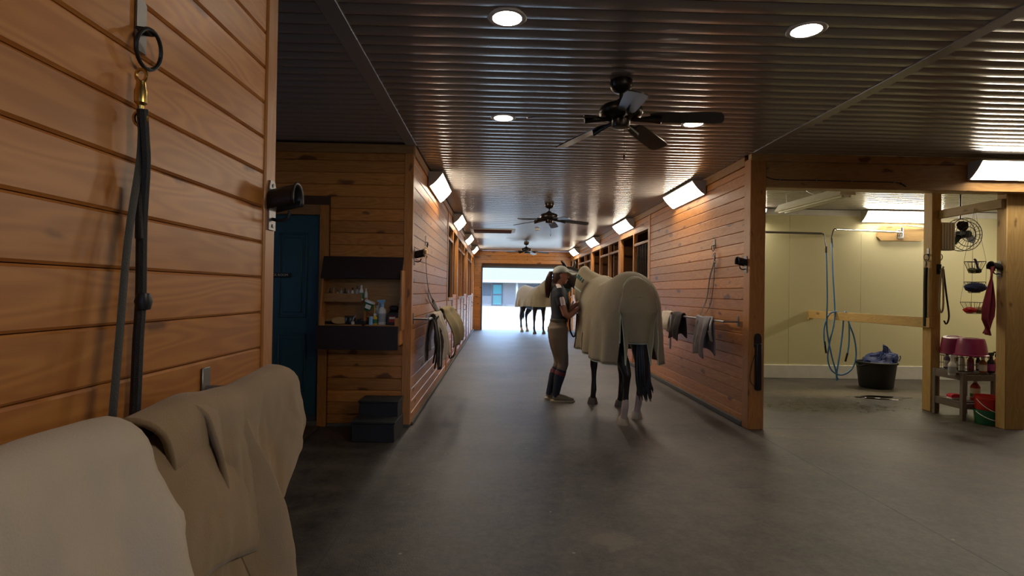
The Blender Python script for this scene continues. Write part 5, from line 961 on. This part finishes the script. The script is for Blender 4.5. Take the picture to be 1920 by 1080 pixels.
mb.limb([(-.045, 0, 1.42, .055, .058), (-.035, 0, 1.48, .048, .052), (-.02, 0, 1.53, .05, .055)], 12, SY)
hc = (0.0, 0, 1.585)
mb.limb([(.055, 0, 1.492, .030, .026), (.035, 0, 1.515, .050, .050), (.015, 0, 1.55, .064, .078), (.004, 0, 1.59, .072, .090), (-.002, 0, 1.635, .070, .088), (-.006, 0, 1.675, .045, .06)], 16, SY)
mb.limb([(.088, 0, 1.60, .009, .008), (.103, 0, 1.572, .012, .010), (.094, 0, 1.556, .011, .008)], 8, SY)        # nose
mb.limb([(.080, -.016, 1.528, .007, .006), (.087, 0, 1.529, .009, .008), (.080, .016, 1.528, .007, .006)], 8, (0, 0, 1))  # lips
for s in (-1, 1): mb.limb([(-.008, s*.070, 1.605, .010, .016), (-.010, s*.075, 1.585, .009, .018), (-.004, s*.070, 1.560, .007, .010)], 8, SY)  # ears
def hand(mb, w, d, up, thumb, curl=.6):
    """palm along d from wrist w, up = back of the hand, thumb = side of the thumb"""
    w, d, up, th = Vector(w), Vector(d).normalized(), Vector(up).normalized(), Vector(thumb).normalized()
    pc = [w, w+d*.03, w+d*.06, w+d*.082]; mb.limb([(*pc[0], .022, .018), (*pc[1], .034, .017), (*pc[2], .040, .015), (*pc[3], .037, .012)], 12, tuple(th))
    for k, (o, L) in enumerate(((.029, .068), (.010, .076), (-.010, .070), (-.028, .055))):
        p = w+d*.078+th*o; a = p+(d*math.cos(.2)-up*math.sin(.2))*L*.42; b = a+(d*math.cos(curl+.2)-up*math.sin(curl+.2))*L*.33; c = b+(d*math.cos(1.7*curl+.2)-up*math.sin(1.7*curl+.2))*L*.28
        mb.limb([(*p, .0088, .0088), (*a, .0085, .0085), (*b, .008, .008), (*c, .0068, .0068)], 8, tuple(th))
    p = w+d*.022+th*.022; a = p+(d*.6+th*.65-up*.3).normalized()*.038; b = a+(d*.85+th*.1-up*.5).normalized()*.032
    mb.limb([(*p, .014, .013), (*a, .0105, .0105), (*b, .008, .008)], 8, tuple(d.cross(th)))
hand(mb, (.25, -.06, 1.195), (.7, .4, .35), (.1, -.8, .5), (-.3, .1, .9)); hand(mb, (.265, .175, 1.25), (.75, -.2, .5), (0, .8, .5), (-.4, 0, .9))
remesh(mb.build('body', 'skin', PE, local=True), .0068, 3, .4)
mb = MB()
for s in (-1, 1): mb.limb(leg(s, .010, .94, .39), 14, SY)
mb.limb([(-.04, 0, .80, .10, .10), (-.04, 0, .88, .155, .128), (-.03, 0, .95, .146, .115), (-.018, 0, 1.03, .132, .102)], 18, SY)
o = remesh(mb.build('breeches', 'breeches', PE, local=True), .012, 4, .5)
mb = MB(); to = [p for p in torso(.016) if p[2] > .98]; mb.limb([(-.02, 0, 1.005, .138, .110)]+to[1:], 18, SY); mb.limb(rarm(.018, 0, 3), 14, SY); mb.limb(larm(.018, 0, 3), 14, SY)
o = remesh(mb.build('polo_shirt', 'shirt', PE, local=True), .010, 4, .5)
# pale shoulder stripe on the sleeve
MB().tube(smooth_path([(-.048, -.075, 1.468), (-.042, -.125, 1.452), (-.034, -.178, 1.412), (-.024, -.222, 1.35), (-.008, -.250, 1.28), (.004, -.262, 1.215)], 4), .030, 10, flat=.42, side=(1, 0, 0)).build('shoulder_stripe', 'shirt_pale', PE, local=True)
MB().lathe([(1, -.019), (1.03, -.015), (1.03, .015), (1, .019)], 28, (-.018, 0, 1.018), Matrix(((.112, 0, 0), (0, .146, 0), (0, 0, 1)))).build('belt', 'belt', PE, local=True)
for s in (-1, 1):
    mb = MB(); mb.limb(leg(s, .009, .45, .06), 14, SY); so_ = mb.build('tall_sock', 'sock', PE, local=True)
    fo2 = -.06 if s > 0 else 0
    MB().limb([(.006+fo2*.7, s*.08, .375, .060, .069), (-.006+fo2*.72, s*.08, .335, .061, .071)], 14, SY).build('sock_band', 'sock_red', so_, local=True)
    MB().limb([(q[0]+fo2, *q[1:]) for q in [(-.082, s*.08, .05, .035, .04), (-.045, s*.08, .062, .044, .052), (.03, s*.082, .050, .048, .038), (.11, s*.086, .036, .044, .026), (.165, s*.088, .030, .028, .018)]], 12, SY).build('shoe', 'shoe', PE, local=True)
    pr = [(-.125, -.028), (-.11, -.042), (-.05, -.044), (.04, -.046), (.12, -.05), (.17, -.038), (.185, -.01), (.18, .02), (.15, .04), (.05, .044), (-.05, .04), (-.115, .036)]
    MB().prism([(x+fo2, y*1.0+s*.083) for x, y in pr], lambda a, b, h: Vector((a, b, h)), .001, .022).build('sole', 'sole', PE, local=True)
# cap, hair
rows = []
for i in range(9):
    ph = lerp(0, .5*PI, i/8); rows.append([Vector((-.004+.103*math.cos(ph)*math.cos(th), .085*math.cos(ph)*math.sin(th), 1.622+.088*math.sin(ph)-.01*(math.cos(th) < -.3)*(i == 0))) for th in [2*PI*k/28 for k in range(28)]])
cp = solid(MB().grid(rows, True).build('baseball_cap', 'cap', PE, local=True), .004, 1)
rows = []
for i in range(6):
    u = i/5; rows.append([Vector((.082+.105*u*math.cos(v*1.1), math.sin(v*1.25)*.080*(1-.15*u), 1.630-.022*u-.02*abs(v)*u+.006*(1-abs(v)))) for v in [lerp(-1, 1, k/14) for k in range(15)]])
solid(MB().grid(rows).build('peak', 'cap', cp, local=True), .005, 0)
mb = MB(); mb.limb([(-.075, 0, 1.50, .052, .03), (-.062, 0, 1.55, .072, .045), (-.045, 0, 1.60, .077, .065), (-.03, 0, 1.64, .074, .07)], 14, SY)
for s in (-1, 1): mb.limb([(-.02, s*.062, 1.63, .015, .04), (-.03, s*.064, 1.585, .012, .035), (-.05, s*.055, 1.54, .012, .02)], 8, SY)
mb.build('hair', 'hair', PE, local=True)
mb = MB(); mb.limb([(-.10, 0, 1.625, .018, .018), (-.135, 0, 1.62, .026, .026), (-.155, 0, 1.56, .032, .034), (-.16, 0, 1.47, .034, .034), (-.165, 0, 1.38, .024, .022), (-.168, 0, 1.31, .006, .006)], 12, SY); r_ = random.Random(5)
for k in range(24): a = r_.random()*6.28; mb.tube(smooth_path([(-.13+.02*math.cos(a), .02*math.sin(a), 1.62), (-.157+.036*math.cos(a), .036*math.sin(a), 1.54), (-.162+.038*math.cos(a), .038*math.sin(a), 1.44), (-.168+.02*math.cos(a), .02*math.sin(a), 1.31+r_.uniform(-.02, .06))], 3), .005, 5)
mb.build('ponytail', 'hair', PE, local=True)
for s in (-1, 1): MB().lathe([(0, -.008), (.006, -.005), (.008, 0), (.006, .005), (0, .008)], 8, (.078, s*.030, 1.592)).build('eye', 'black_plastic', PE, local=True)
# lead rope from halter through the hand in a loop
def w3(px, py, Y): return at(px, py, Y=Y)
pts = [w3(1075, 566, 7.55), w3(1071, 575, 7.4), w3(1069, 590, 7.15), w3(1068, 606, 7.1), w3(1070, 622, 7.1), w3(1075, 631, 7.1), w3(1079, 626, 7.1), w3(1081, 606, 7.08), w3(1082, 588, 7.02)]
tag(MB().tube(smooth_path(pts, 6), .011, 8).build('lead_rope', 'navy', None, pts[5]), 'dark blue lead rope looping below the groom\'s hands', 'rope')
